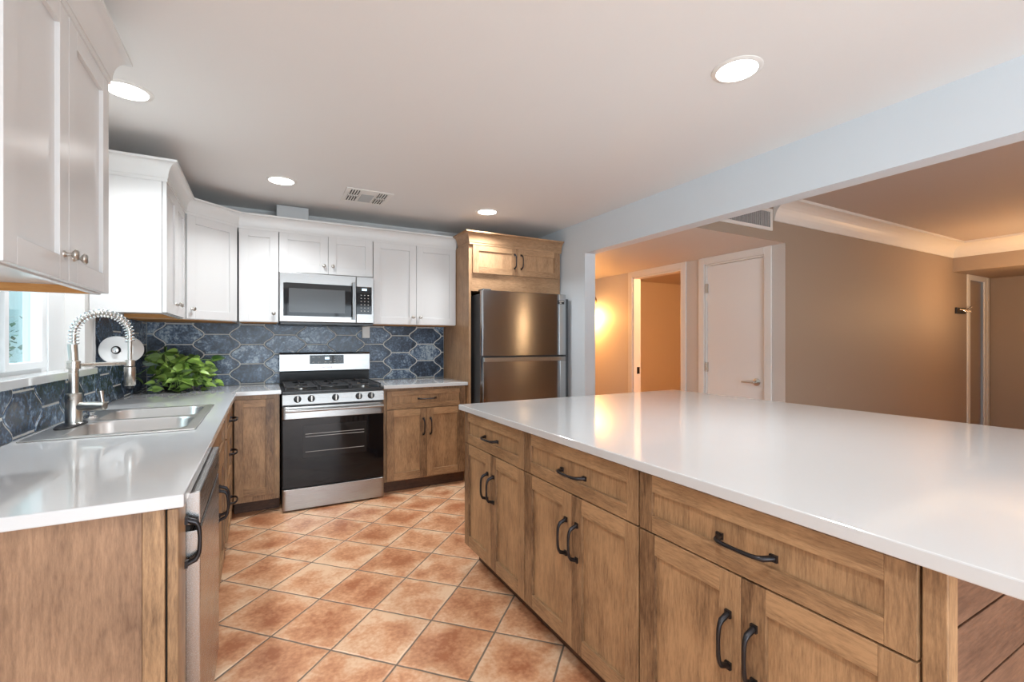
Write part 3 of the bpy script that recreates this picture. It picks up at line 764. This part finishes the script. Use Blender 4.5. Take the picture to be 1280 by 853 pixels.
for v in list(lf.bm.verts) + list(st.bm.verts):
    v.co.z = max(v.co.z, CT + .003); v.co.x = max(v.co.x, XW + .014); v.co.y = min(v.co.y, YW - .014)
lf.build('leaves', M['leaf'], t, 0, 60); st.build('stems', M['stem'], t, 0, 60)

# ------------------------------------------------------------------ backsplash
def backsplash():
    PW, PH, AMP, G = .2515, .1645, .0375, .0044
    def run(t, axis, c, sgn, a_ref, rects, name):
        """tiles on a wall; a = horizontal coordinate; A-type column centre a_ref with row centre z 1.335"""
        amin = min(r[0] for r in rects); amax = max(r[1] for r in rects); mb = MB()
        tiles = []
        i0 = int((amin - a_ref) / PW) - 2; i1 = int((amax - a_ref) / PW) + 2
        for i in range(i0, i1 + 1):
            ac = a_ref + i * PW; off = 0 if i % 2 == 0 else PH / 2
            for j in range(-4, 3):
                zc = 1.335 + off + j * PH
                if zc + PH / 2 < .90 or zc - PH / 2 > 1.47: continue
                pl = []
                K = 12
                hw = PW / 2
                # right boundary wave: widest at row centre
                f = lambda s: hw - .0 + AMP * math.cos(2 * PI * s)      # s in -.5..+.5 of the row
                for k in range(K + 1):
                    s = -.5 + k / K; pl.append((ac + f(s) - G, zc + s * (PH - 2 * G)))
                for k in range(K + 1):
                    s = .5 - k / K; pl.append((ac - f(s) + G, zc + s * (PH - 2 * G)))
                tiles.append(pl)
        for (a0, a1, z0, z1) in rects:
            for pl in tiles:
                q = clip(pl, a0, a1, z0, z1)
                if len(q) < 3: continue
                cx = sum(p[0] for p in q) / len(q); cz = sum(p[1] for p in q) / len(q)
                inn = [(cx + (p[0] - cx) * .965, cz + (p[1] - cz) * .955) for p in q]
                def P(p, n): return (p[0], c + sgn * n, p[1]) if axis == 0 else (c + sgn * n, p[0], p[1])
                mb.loft([[P(p, .002) for p in q], [P(p, .006) for p in q], [P(p, .0085) for p in inn]], None, False, True)
        mb.build(name, M['tile'], t, 0, 12)
    def clip(poly, a0, a1, z0, z1):
        def half(poly, inside, inter):
            out = []
            for i in range(len(poly)):
                A, B = poly[i - 1], poly[i]; ia, ib = inside(A), inside(B)
                if ib:
                    if not ia: out.append(inter(A, B))
                    out.append(B)
                elif ia: out.append(inter(A, B))
            return out
        def cut(ax, val, keep):
            def inside(p): return (p[ax] >= val) if keep > 0 else (p[ax] <= val)
            def inter(A, B):
                u = (val - A[ax]) / (B[ax] - A[ax]); return (A[0] + (B[0] - A[0]) * u, A[1] + (B[1] - A[1]) * u)
            return inside, inter
        for ax, val, k in ((0, a0, 1), (0, a1, -1), (1, z0, 1), (1, z1, -1)):
            if len(poly) < 3: return []
            poly = half(poly, *cut(ax, val, k))
        out = []
        for p in poly:
            if not out or (abs(p[0] - out[-1][0]) + abs(p[1] - out[-1][1]) > 1e-5): out.append(p)
        if len(out) > 2 and abs(out[0][0] - out[-1][0]) + abs(out[0][1] - out[-1][1]) < 1e-5: out.pop()
        return out
    t1 = thing('tile_backsplash', 'blue glazed lantern tile backsplash on the range wall', 'backsplash', (.4, YW - .005, CT + .001))
    t2 = thing('tile_backsplash', 'blue glazed lantern tile backsplash under and beside the sink window', 'backsplash', (XW + .005, 2.9, CT + .001))
    run(t1, 0, YW, -1, -.573, [(XW + .01, 1.630, CT + .002, UB - .004)], 'tiles')
    run(t2, 1, XW, 1, 3.39, [(1.31, 3.21, CT + .002, WZ0 - .024), (3.21, YW - .01, CT + .002, UB - .004)], 'tiles')
    MB().box(XW + .003, 1.631, YW - .004, YW - .0002, CT + .001, UB - .003).build('grout', M['grout'], t1)
    MB().box(XW + .0002, XW + .004, 1.31, 3.205, CT + .001, WZ0 - .023).box(XW + .0002, XW + .004, 3.205, YW - .005, CT + .001, UB - .003).build('grout', M['grout'], t2)
    MB().box(XW, XW + .011, 3.203, 3.209, WZ0 + .013, UB).build('edge_trim', M['chrome'], t2)
backsplash()

# ------------------------------------------------------------------ white upper cabinets
FUX = (XU - .02, 0, 0, 1, 1, 0); FUX2 = (XU, 0, 0, 1, 1, 0)       # left wall uppers, facing +X
FUY = (0, YU + .02, 1, 0, 0, -1); FUY2 = (0, YU, 1, 0, 0, -1)     # back wall uppers, facing -Y
wm, wr = M['white'], M['white']
def upper_left(y0, y1, label, splits, knobs):
    t = thing('wall_cabinet', label, 'cabinet', (XW + .17, (y0 + y1) / 2, UB), 'white wall cabinets')
    xb = XU - .021
    mb = MB()
    mb.box(XW + .003, xb, y0, y0 + .018, UB, UT, M['white']); mb.box(XW + .003, xb, y1 - .018, y1, UB, UT, M['white'])
    mb.box(XW + .003, xb, y0 + .018, y1 - .018, UB + .028, UT, M['white'])
    mb.box(xb - .02, xb, y0 + .018, y1 - .018, UB, UB + .03, M['white'])
    mb.build('carcass', None, t, .001)
    for yy_ in (y0 + .018, y1 - .020): MB().box(XW + .004, xb - .021, yy_, yy_ + .002, UB + .0005, UB + .027).build('bare_end_lining', M['wraw'], t)
    s = [y0] + splits + [y1]
    for (a0, a1), k in zip(zip(s, s[1:]), knobs):
        d = shaker(t, FUX, a0 + .0015, a1 - .0015, UB + .004, UT - .004, 'door', wm, wr, .062)
        knob(d, FUX2, a0 + .035 if k < 0 else a1 - .035, UB + .072)
    return t
upper_left(1.31, 2.045, 'white two-door wall cabinet nearest the camera, left of the window', [1.674], [1, -1])
upper_left(3.135, 3.835, 'white two-door wall cabinet over the counter, between window and corner', [3.485], [1, -1])
# diagonal corner cabinet
A = Vector((XU, 3.845)); B = Vector((-.158, YU)); dA = (B - A).normalized(); nA = Vector((dA.y, -dA.x)); LA = (B - A).length
t = thing('wall_cabinet', 'white diagonal one-door wall cabinet set across the corner', 'cabinet', (-.6, 4.28, UB), 'white wall cabinets')
bk = nA * -.021
A2 = A + bk; B2 = B + bk
MB().prism([(XW + .003, 3.838), (A2.x, 3.838), (A2.x, A2.y), (B2.x, B2.y), (-.160, YW - .003), (XW + .003, YW - .003)], 2, UB, UT).build('carcass', M['white'], t, .001)
MB().prism([(XW + .013, 3.86), (A2.x - .03, 3.87), (B2.x - .03, B2.y + .02), (-.18, YW - .013), (XW + .013, YW - .013)], 2, UB - .003, UB).build('bare_underside', M['wraw'], t)
FDG = (A.x - nA.x * .02, A.y - nA.y * .02, dA.x, dA.y, nA.x, nA.y); FDG2 = (A.x, A.y, dA.x, dA.y, nA.x, nA.y)
d = shaker(t, FDG, .010, LA - .010, UB + .004, UT - .004, 'door', wm, wr, .062); knob(d, FDG2, .045, UB + .072)
def upper_back(x0, x1, z0, label, splits, knobs):
    t = thing('wall_cabinet', label, 'cabinet', ((x0 + x1) / 2, YU + .17, z0), 'white wall cabinets')
    MB().box(x0, x1, YU + .021, YW - .003, z0, UT).build('carcass', M['white'], t, .001)
    MB().box(x0 + .01, x1 - .01, YU + .04, YW - .01, z0 - .003, z0).build('bare_underside', M['wraw'], t)
    s = [x0] + splits + [x1]
    for (a0, a1), k in zip(zip(s, s[1:]), knobs):
        d = shaker(t, FUY, a0 + .0015, a1 - .0015, z0 + .004, UT - .004, 'door', wm, wr, .062)
        knob(d, FUY2, a0 + .035 if k < 0 else a1 - .035, z0 + .070)
upper_back(-.156, .118, UB, 'white narrow one-door wall cabinet just left of the microwave', [], [1])
upper_back(.121, .853, 1.836, 'white short two-door wall cabinet above the microwave', [.4885], [1, -1])
upper_back(.857, 1.629, UB, 'white tall two-door wall cabinet right of the microwave', [1.243], [1, -1])

# crown mouldings: profile (out, height)
CP = [(0, -.012), (.004, -.012), (.004, .006)]
for k in range(8):
    a = k / 7 * PI / 2; CP.append((.008 + .042 * (1 - math.cos(a)), .006 + .082 * math.sin(a)))
CP += [(.054, .088), (.054, .100), (0, .100)]
def crown(path, name, m, label, z, scale=1.0, parent=None):
    """path: list of (x,y); outward side = right of travel direction"""
    P = [Vector(p) for p in path]; n = len(P); loops = []
    for i, p in enumerate(P):
        d0 = (P[i] - P[i - 1]).normalized() if i > 0 else None; d1 = (P[i + 1] - P[i]).normalized() if i < n - 1 else None
        nr = lambda d: Vector((d.y, -d.x))
        if d0 is None: mt = nr(d1)
        elif d1 is None: mt = nr(d0)
        else:
            b = (nr(d0) + nr(d1)); mt = b / (b.length_squared / 2) if b.length > 1e-6 else nr(d0)
        loops.append([(p.x + mt.x * o * scale, p.y + mt.y * o * scale, z + h_) for o, h_ in CP])
    mb = MB().loft(loops); o = mb.build(name, m, parent, 0, 30); return o if parent else tag(o, label, 'moulding')
# outward = right of travel: travel +Y with outward +X ; travel +X outward -Y
crown([(XW + .003, 3.135), (XU, 3.135), (XU, 3.845), (-.158, YU), (1.629, YU)], 'crown_moulding', M['crown'], 'white crown moulding over the cabinets from the window around to the refrigerator', UT)
crown([(XU, 1.31), (XU, 2.045), (XW + .003, 2.045)], 'crown_moulding', M['crown'], 'white crown moulding on top of the nearest wall cabinet', UT)

# duct box on top of the cabinets
o = MB().box(.105, .345, 4.20, YW - .004, UT + .001, 2.392).build('range_duct', M['duct'], None, .003); tag(o, 'grey sheet metal duct cover standing above the microwave cabinet', 'duct')

# ------------------------------------------------------------------ refrigerator enclosure
YP = 3.82
t = thing('fridge_cabinet', 'tall maple refrigerator surround with two-door cabinet on top', 'cabinet', (2.1, 4.1, 0))
MB().box(1.633, 1.655, YP, YW - .003, 0, UT).build('side_panel', M['wlight_z'], t, .001)
MB().box(2.60, 2.622, YP, YW - .003, 0, UT).build('side_panel', M['wlight_z'], t, .001)
MB().box(1.655, 2.60, YP + .001, YW - .003, 1.735, UT - .001).build('upper_box', M['wlight_x'], t, .001)
MB().box(1.655, 1.668, YP - .001, YP + .02, 1.735, UT).build('face_stile', M['wlight_z'], t, .001)
FF = (0, YP, 1, 0, 0, -1); FF2 = (0, YP - .02, 1, 0, 0, -1)
for a0, a1, s in ((1.667, 2.127, 1), (2.130, 2.60, -1)):
    d = shaker(t, FF, a0, a1, 1.898, UT - .004, 'door', M['wlight_z'], M['wlight_x'], .06)
    pull(d, FF2, a1 - .035 if s > 0 else a0 + .035, 2.03, .13, True)
crown([(1.633, 4.068), (1.633, YP - .02), (2.622, YP - .02)], 'crown_moulding', M['wlight_x'], '', UT, 1.0, t)
struct('wall_right_filler', MB().box(2.623, XB, YP + .05, YP + .07, 0, 2.2), M['wall_blue'])

# ------------------------------------------------------------------ refrigerator
t = thing('refrigerator', 'stainless steel top-freezer refrigerator in the maple surround', 'refrigerator', (2.13, 4.0, 0))
MB().box(1.70, 2.560, 3.715, 4.40, .02, 1.70).build('body', M['fridge_side'], t, .004)
def fdoor(z0, z1, name):
    # gently bowed front
    mb = MB(); n = 14; x0, x1 = 1.692, 2.566; front = []
    for k in range(n + 1):
        u = k / n * 2 - 1; front.append((x0 + (x1 - x0) * (u * .5 + .5), 3.640 + .002 * u * u))
    poly = [(x0, 3.706)] + [(x0, 3.655), (x0 + .003, 3.646)] + front[1:-1] + [(x1 - .003, 3.646), (x1, 3.655), (x1, 3.706)]
    mb.prism(poly, 2, z0, z1); return mb.build(name, M['steel_z'], t, .002, 12)
fz = fdoor(1.150, 1.728, 'freezer_door'); fd = fdoor(.06, 1.138, 'fridge_door')
mb = MB(); mb.box(1.696, 2.560, 3.632, 3.644, 1.098, 1.134); mb.build('handle', M['steel_x'], fd, .003)
MB().box(2.490, 2.566, 3.640, 3.664, 1.152, 1.727).build('edge_strip', M['fridge_trim'], fz, .003)
MB().box(2.500, 2.566, 3.640, 3.664, .062, 1.096).build('edge_strip', M['fridge_trim'], fd, .003)
MB().box(1.690, 1.712, 3.648, 3.672, 1.152, 1.727).build('edge_strip', M['fridge_trim'], fz, .003)
MB().box(2.568, 2.622, 3.680, 3.80, .02, 1.690).build('hinge_side_panel', M['fridge_side'], t, .003)
MB().box(1.70, 1.78, 3.66, 3.76, 1.7285, 1.742).build('hinge_cover', M['fridge_side'], t, .003)
bd = MB().box(2.480, 2.545, 3.6345, 3.640, 1.635, 1.672, M['black']).box(2.486, 2.539, 3.634, 3.636, 1.656, 1.667, M['print']).box(2.492, 2.514, 3.634, 3.636, 1.640, 1.650, M['print']).build('badge', None, fz)

def text(body, size, loc, rot, m, parent, name='lettering', ext=.0004):
    c = bpy.data.curves.new(name, 'FONT'); c.body = body; c.size = size; c.extrude = ext; c.align_x = 'CENTER'; c.align_y = 'CENTER'
    o = bpy.data.objects.new(name, c); COL.objects.link(o)
    dg = bpy.context.evaluated_depsgraph_get(); me = bpy.data.meshes.new_from_object(o.evaluated_get(dg)); bpy.data.objects.remove(o)
    me.materials.clear(); me.materials.append(m)
    o = bpy.data.objects.new(name, me); COL.objects.link(o); o.rotation_euler = rot
    o.location = Vector(loc) - parent_world(parent); o.parent = parent
    return o

# ------------------------------------------------------------------ range
RX0, RX1, RY = .132, .878, 3.802
t = thing('gas_range', 'stainless steel gas range with black glass oven door', 'range', ((RX0 + RX1) / 2, 4.1, 0))
MB().box(RX0, RX1, RY + .045, YW - .012, .03, .888).build('body', M['black'], t, .002)
MB().box(RX0 + .02, RX1 - .02, RY + .05, YW - .05, 0, .03).build('feet', M['black'], t)
def steel_front(z0, z1, name, depth=.04, y=RY, parent=t, x0=RX0, x1=RX1):
    mb = MB(); poly = [(x0, y + depth), (x0, y + .010), (x0 + .004, y + .004), (x0 + .012, y + .001)]
    poly += [(x0 + .03, y), (x1 - .03, y), (x1 - .012, y + .001), (x1 - .004, y + .004), (x1, y + .010), (x1, y + depth)]
    mb.prism(poly, 2, z0, z1); return mb.build(name, M['steel_x'], parent, .003, 30)
steel_front(.014, .170, 'storage_drawer')
od = steel_front(.694, .788, 'oven_door')
MB().box(RX0 + .003, RX1 - .003, RY + .004, RY + .042, .178, .6935).build('door_glass', M['blackglass'], od, .003)
MB().box(.272, .738, RY + .0025, RY + .0045, .395, .640).build('oven_window', M['ovenwin'], od, .0005)
rk = MB()
for z in (.44, .555, .575): rk.cyl((.29, RY + .0015, z), (.72, RY + .0015, z), .0015, None, 6)
rk.build('oven_rack', M['print'], od)
hb = MB().tube([(.152, RY - .038, .760), (.864, RY - .038, .760)], .012, None, 16)
for x in (.17, .846): hb.tube([(x, RY + .001, .752), (x, RY - .038, .760)], .010, None, 12)
hb.build('handle', M['steel_x'], od, 0, 40)
# control panel, slightly sloped
cp = MB().prism([(RY + .045, .800), (RY - .002, .800), (RY + .012, .878), (RY + .045, .878)], 0, RX0, RX1).build('control_panel', M['steel_x'], t, .003)
for x in (.236, .331, .505, .680, .774):
    kb = MB().lathe((x, RY + .004, .842), (0, -1, .17), [(.026, 0), (.026, .003), (.0215, .005), (.0205, .024), (.017, .028), (0, .028)], None, 28)
    kb = kb.build('knob', M['black'], t, 0, 40)
    MB().box(x - .005, x + .005, RY - .034, RY - .022, .826, .868).build('grip', M['nickel'], kb, .002)
MB().box(RX0, RX1, RY + .008, YW - .075, .8885, .905).build('cooktop', M['black'], t, .004)
gr = []
for gx0, gx1 in ((.150, .388), (.392, .618), (.622, .860)):
    g = MB(); y0, y1, zg = RY + .04, RY + .575, .932
    for x in (gx0 + .006, gx1 - .006): g.box(x - .005, x + .005, y0, y1, zg - .006, zg + .006)
    for y in (y0 + .005, (y0 + y1) / 2, y1 - .005): g.box(gx0, gx1, y - .005, y + .005, zg - .006, zg + .006)
    xm = (gx0 + gx1) / 2; g.box(xm - .005, xm + .005, y0, y0 + .09, zg - .006, zg + .008); g.box(xm - .005, xm + .005, y0 + .18, y1 - .18, zg - .006, zg + .008); g.box(xm - .005, xm + .005, y1 - .09, y1, zg - .006, zg + .008)
    for yb in (y0 + .135, y1 - .135): g.box(gx0, gx0 + .075, yb - .005, yb + .005, zg - .006, zg + .008); g.box(gx1 - .075, gx1, yb - .005, yb + .005, zg - .006, zg + .008)
    for x in (gx0 + .006, gx1 - .006):
        for y in (y0 + .006, y1 - .006): g.box(x - .006, x + .006, y - .006, y + .006, .905, zg)
    g.build('grate', M['iron'], t, .002)
for x, y, r in ((.269, RY + .175, .046), (.269, RY + .44, .036), (.505, RY + .307, .05), (.741, RY + .175, .05), (.741, RY + .44, .034)):
    bb = MB().lathe((x, y, .905), (0, 0, 1), [(r, 0), (r, .008), (r * .8, .012)]).build('burner', M['nickel'], t, 0, 40)
    MB().lathe((x, y, .917), (0, 0, 1), [(r * .72, 0), (r * .72, .006), (r * .5, .009), (0, .009)]).build('burner_cap', M['iron'], bb, 0, 40)
bg = MB().prism([(YW - .012, .905), (YW - .075, .905), (YW - .085, 1.015), (YW - .092, 1.018), (YW - .088, 1.165), (YW - .075, 1.178), (YW - .012, 1.178)], 0, RX0 + .004, RX1 - .004)
bg = bg.build('backguard', M['black'], t, .002)
MB().prism([(YW - .0865, 1.022), (YW - .095, 1.022), (YW - .0915, 1.166), (YW - .078, 1.181), (YW - .05, 1.181), (YW - .08, 1.16)], 0, RX0 - .002, RX1 + .002).build('backguard_panel', M['steel_x'], t, .003)
dp = MB().prism([(YW - .092, 1.080), (YW - .0965, 1.080), (YW - .0945, 1.158), (YW - .090, 1.158)], 0, .368, .650).build('display_panel', M['blackglass'], t)
yy = YW - .0972
MB().box(.492, .528, yy, yy + .002, 1.120, 1.140).build('clock_display', M['lcd'], dp)
mk = MB()
for x in (.398, .440): MB().box(x - .009, x + .009, yy, yy + .002, 1.137, 1.142).build('button', M['print'], dp)
for x in (.398, .443, .495, .537, .572): MB().box(x - .009, x + .009, yy, yy + .002, 1.094, 1.100).build('button', M['print'], dp)
for z in (1.118, 1.138): MB().box(.566, .578, yy, yy + .002, z, z + .003).build('button', M['print'], dp)
for k in range(10):
    a = 2 * PI * k / 10; mk = MB(); mk.box(.615 + .018 * math.cos(a) - .002, .615 + .018 * math.cos(a) + .002, yy, yy + .002, 1.119 + .024 * math.sin(a) - .002, 1.119 + .024 * math.sin(a) + .002); mk.build('button', M['print'], dp)
text('Samsung', .026, (.508, YW - .0965, 1.052), (PI / 2, 0, 0), M['redprint'], t)

# ------------------------------------------------------------------ microwave
MX0, MX1, MZ0, MZ1, MY = .1225, .852, 1.432, 1.832, 4.07
t = thing('microwave', 'stainless steel over-the-range microwave below the short white cabinet', 'microwave', ((MX0 + MX1) / 2, 4.25, MZ0))
MB().box(MX0, MX1, MY + .03, YW - .016, MZ0 + .002, MZ1).build('case', M['steel_x'], t, .002)
MB().box(MX0 + .006, MX1 - .006, MY + .01, YW - .02, MZ0 - .018, MZ0 + .0015).box(.44, .56, MY + .05, MY + .07, MZ0 - .022, MZ0 - .018).build('vent_base', M['black'], t, .002)
md = MB().box(MX0, .7045, MY, MY + .029, MZ0 + .003, MZ1 - .001).build('door', M['steel_x'], t, .004)
MB().box(.150, .672, MY - .002, MY + .004, 1.482, 1.748).build('door_glass', M['blackglass'], md, .002)
MB().box(.190, .615, MY - .003, MY, 1.512, 1.705).build('window_mesh', M['mwwin'], md)
hb = MB().tube([(.680, MY - .038, 1.462), (.680, MY - .038, 1.775)], .0095, None, 14)
for z in (1.48, 1.757): hb.tube([(.680, MY, z), (.680, MY - .038, z)], .008, None, 12)
hb.build('handle', M['fridge_trim'], md, 0, 40)
cp = MB().box(.7065, MX1, MY, MY + .029, MZ0 + .003, MZ1 - .001).build('control_panel', M['steel_x'], t, .004)
MB().box(.704, .834, MY - .002, MY + .003, 1.510, 1.745).build('keypad', M['blackglass'], cp, .001)
MB().box(.752, .792, MY - .003, MY - .0015, 1.712, 1.730).build('clock_display', M['lcd'], cp)
mk = MB()
for r in range(6):
    for c in range(3): MB().box(.742 + c * .029, .751 + c * .029, MY - .003, MY - .0015, 1.535 + r * .027, 1.540 + r * .027).build('button', M['print'], cp)
mk.bm.free()

# outlet cover / cord box under the microwave
t = thing('cord_cover', 'small white plastic cover on the tiles under the microwave corner', 'cover', (.857, YW - .012, 1.31))
MB().box(.822, .892, YW - .035, YW - .0095, 1.312, UB - .004).build('cover_body', M['plastic'], t, .003)
MB().box(.834, .880, YW - .037, YW - .035, 1.325, 1.405).build('cover_face', M['plastic'], t, .002)

# ------------------------------------------------------------------ ceiling fittings
def downlight(x, y, label, power=DOWNLIGHT_W, z=ZC, col=(.93, .97, 1)):
    t = thing('recessed_downlight', label, 'light', (x, y, z), 'recessed ceiling downlights')
    MB().lathe((x, y, z), (0, 0, -1), [(.098, 0), (.098, .002), (.090, .006), (.080, .007), (.078, .003), (.078, 0)], None, 40).build('trim_ring', M['trim'], t, 0, 40)
    MB().lathe((x, y, z), (0, 0, -1), [(.0775, .0002), (.0775, .004), (0, .0045)], None, 40).build('diffuser', M['led'], t, 0, 60)
    light('downlight_lamp', 'AREA', (x, y, z - .012), power, col, .15, parent=t, spread=math.radians(125))
downlight(-.532, 2.640, 'recessed ceiling downlight over the sink, by the nearest wall cabinet')
downlight(1.732, 1.233, 'recessed ceiling downlight over the island, largest at upper right')
downlight(.121, 3.590, 'recessed ceiling downlight in front of the range wall, left of the vent')
downlight(1.711, 3.598, 'recessed ceiling downlight in front of the refrigerator surround')
downlight(.0, .2, 'recessed ceiling downlight above the camera position')  # this and the next two are added out of view for more light
downlight(1.8, -1.2, 'recessed ceiling downlight towards the patio doors, right')
downlight(.0, -1.5, 'recessed ceiling downlight towards the patio doors, left')
# supply register
t = thing('ceiling_register', 'white louvred air register in the ceiling before the range', 'air vent', (.714, 3.69, ZC))
x0, x1, y0, y1 = .543, .884, 3.508, 3.853; zc = ZC
MB().grid([x0, x0 + .028, x1 - .028, x1], [y0, y0 + .028, y1 - .028, y1], lambda i, j: not (i == 1 and j == 1), zc - .006, zc, 2).build('frame', M['trim'], t, .002)
MB().box(x0 + .028, x1 - .028, y0 + .028, y1 - .028, zc - .0008, zc - .0002).build('backing', M['gap'], t)
MB().box(.655, .772, y0 + .028, y1 - .028, zc - .005, zc - .001).build('centre_plate', M['trim'], t, .001)
MB().box(.668, .760, y0 + .10, y1 - .05, zc - .0075, zc - .005).build('centre_louvre', M['duct'], t, .001)
sl = MB()
for side_ in (0, 1):
    base = (x0 + .028, .772)[side_]
    for k in range(5):
        x = base + .001 + k * .0185; sl.box(x, x + .0085, y0 + .028, y1 - .028, zc - .006, zc - .001)
sl.box(x0 + .028, .655, (y0 + y1) / 2 - .012, (y0 + y1) / 2 + .012, zc - .006, zc - .001); sl.box(.772, x1 - .028, (y0 + y1) / 2 - .012, (y0 + y1) / 2 + .012, zc - .006, zc - .001)
sl.build('louvres', M['trim'], t)

# return grille on the den wall over the hall opening
t = thing('return_grille', 'white framed return air grille with upright slats over the hallway', 'air vent', (3.27, YK, 2.175))
gx0, gx1, gz0, gz1 = 2.90, 3.645, 2.176, 2.352
MB().grid([gx0, gx0 + .028, gx1 - .028, gx1], [gz0, gz0 + .026, gz1 - .026, gz1], lambda i, j: not (i == 1 and j == 1), YK - .012, YK, 1).build('frame', M['trim'], t, .002)
MB().box(gx0 + .028, gx1 - .028, YK - .003, YK - .001, gz0 + .026, gz1 - .026).build('backing', M['gap'], t)
sl = MB(); x = gx0 + .04
while x < gx1 - .035: sl.box(x, x + .012, YK - .010, YK - .003, gz0 + .026, gz1 - .026); x += .024
sl.build('slats', M['duct'], t)

# hall sconce
SY, SZ = 4.80, 1.70
t = thing('wall_sconce', 'lit brass wall sconce with glowing shade in the hallway', 'sconce', (XD, SY, SZ - .1))
MB().lathe((XD, SY, SZ + .12), (-1, 0, 0), [(.05, 0), (.05, .008), (.03, .015), (0, .018)]).build('backplate', M['brass'], t, 0, 40)
MB().tube([(XD, SY, SZ + .12), (XD - .06, SY, SZ + .15), (XD - .11, SY, SZ + .15), (XD - .12, SY, SZ + .10)], .006).build('arm', M['brass'], t, 0, 40)
MB().lathe((XD - .12, SY, SZ + .10), (0, 0, -1), [(.02, 0), (.035, .03), (.05, .10), (.065, .16), (.062, .16), (.03, .05), (0, .04)], None, 28).build('lamp_shade', M['shade'], t, 0, 60)
light('sconce_lamp', 'POINT', (XD - .12, SY, SZ - .10), SCONCE_W, (1, .45, .12), .05, parent=t)
# added lamp, hidden from view, to warm the room beyond the open doorway
t = thing('ceiling_lamp', 'small warm ceiling lamp in the room beyond the doorway', 'light', (4.6, 3.1, 2.27))
MB().lathe((4.6, 3.1, 2.27), (0, 0, -1), [(.11, 0), (.12, .03), (.09, .06), (0, .075)]).build('shade', M['bulb'], t, 0, 60)
light('bedroom_lamp', 'POINT', (4.6, 3.1, 2.05), 60, (1, .46, .16), .08, parent=t)
# den: torchiere out of frame on the right, throwing light on the ceiling
for lx, ly, lw, lab in ((6.65, 1.42, DEN_LAMP_W, 'floor lamp with lit drum shade standing in the den beyond the right frame edge'), (4.75, -1.0, 12, 'floor lamp with lit drum shade in the den behind the camera')):
    t = thing('floor_lamp', lab, 'lamp', (lx, ly, 0))
    MB().lathe((lx, ly, 0), (0, 0, 1), [(.15, 0), (.15, .02), (.03, .04), (.012, .06), (.012, 1.40), (.02, 1.42)]).build('pole', M['brass'], t, 0, 40)
    MB().lathe((lx, ly, 1.36), (0, 0, 1), [(.15, 0), (.12, .22), (.118, .22), (.148, 0)], None, 32, False).build('lamp_shade', M['shade2'], t, 0, 40)
    light('floor_lamp_bulb', 'POINT', (lx, ly, 1.64), lw, (1, .62, .32), .05, parent=t)
# small wall rack in the den
t = thing('wall_hook_rack', 'small black wall rack with twisted wire hooks by the far door', 'rack', (7.34, YK, 1.61))
MB().box(7.20, 7.46, YK - .02, YK - .001, 1.612, 1.685).build('back_plate', M['black'], t, .003)
hk = MB()
for x in (7.28, 7.36, 7.44):
    hk.tube([(x, YK - .02, 1.665), (x + .02, YK - .045, 1.655), (x + .03, YK - .06, 1.635), (x + .045, YK - .05, 1.650)], .006, None, 8)
hk.tube([(7.46, YK - .02, 1.66), (7.50, YK - .05, 1.70), (7.535, YK - .05, 1.705), (7.53, YK - .05, 1.68), (7.48, YK - .03, 1.655)], .006, None, 8)
hk.build('hooks', M['chrome'], t, 0, 60)
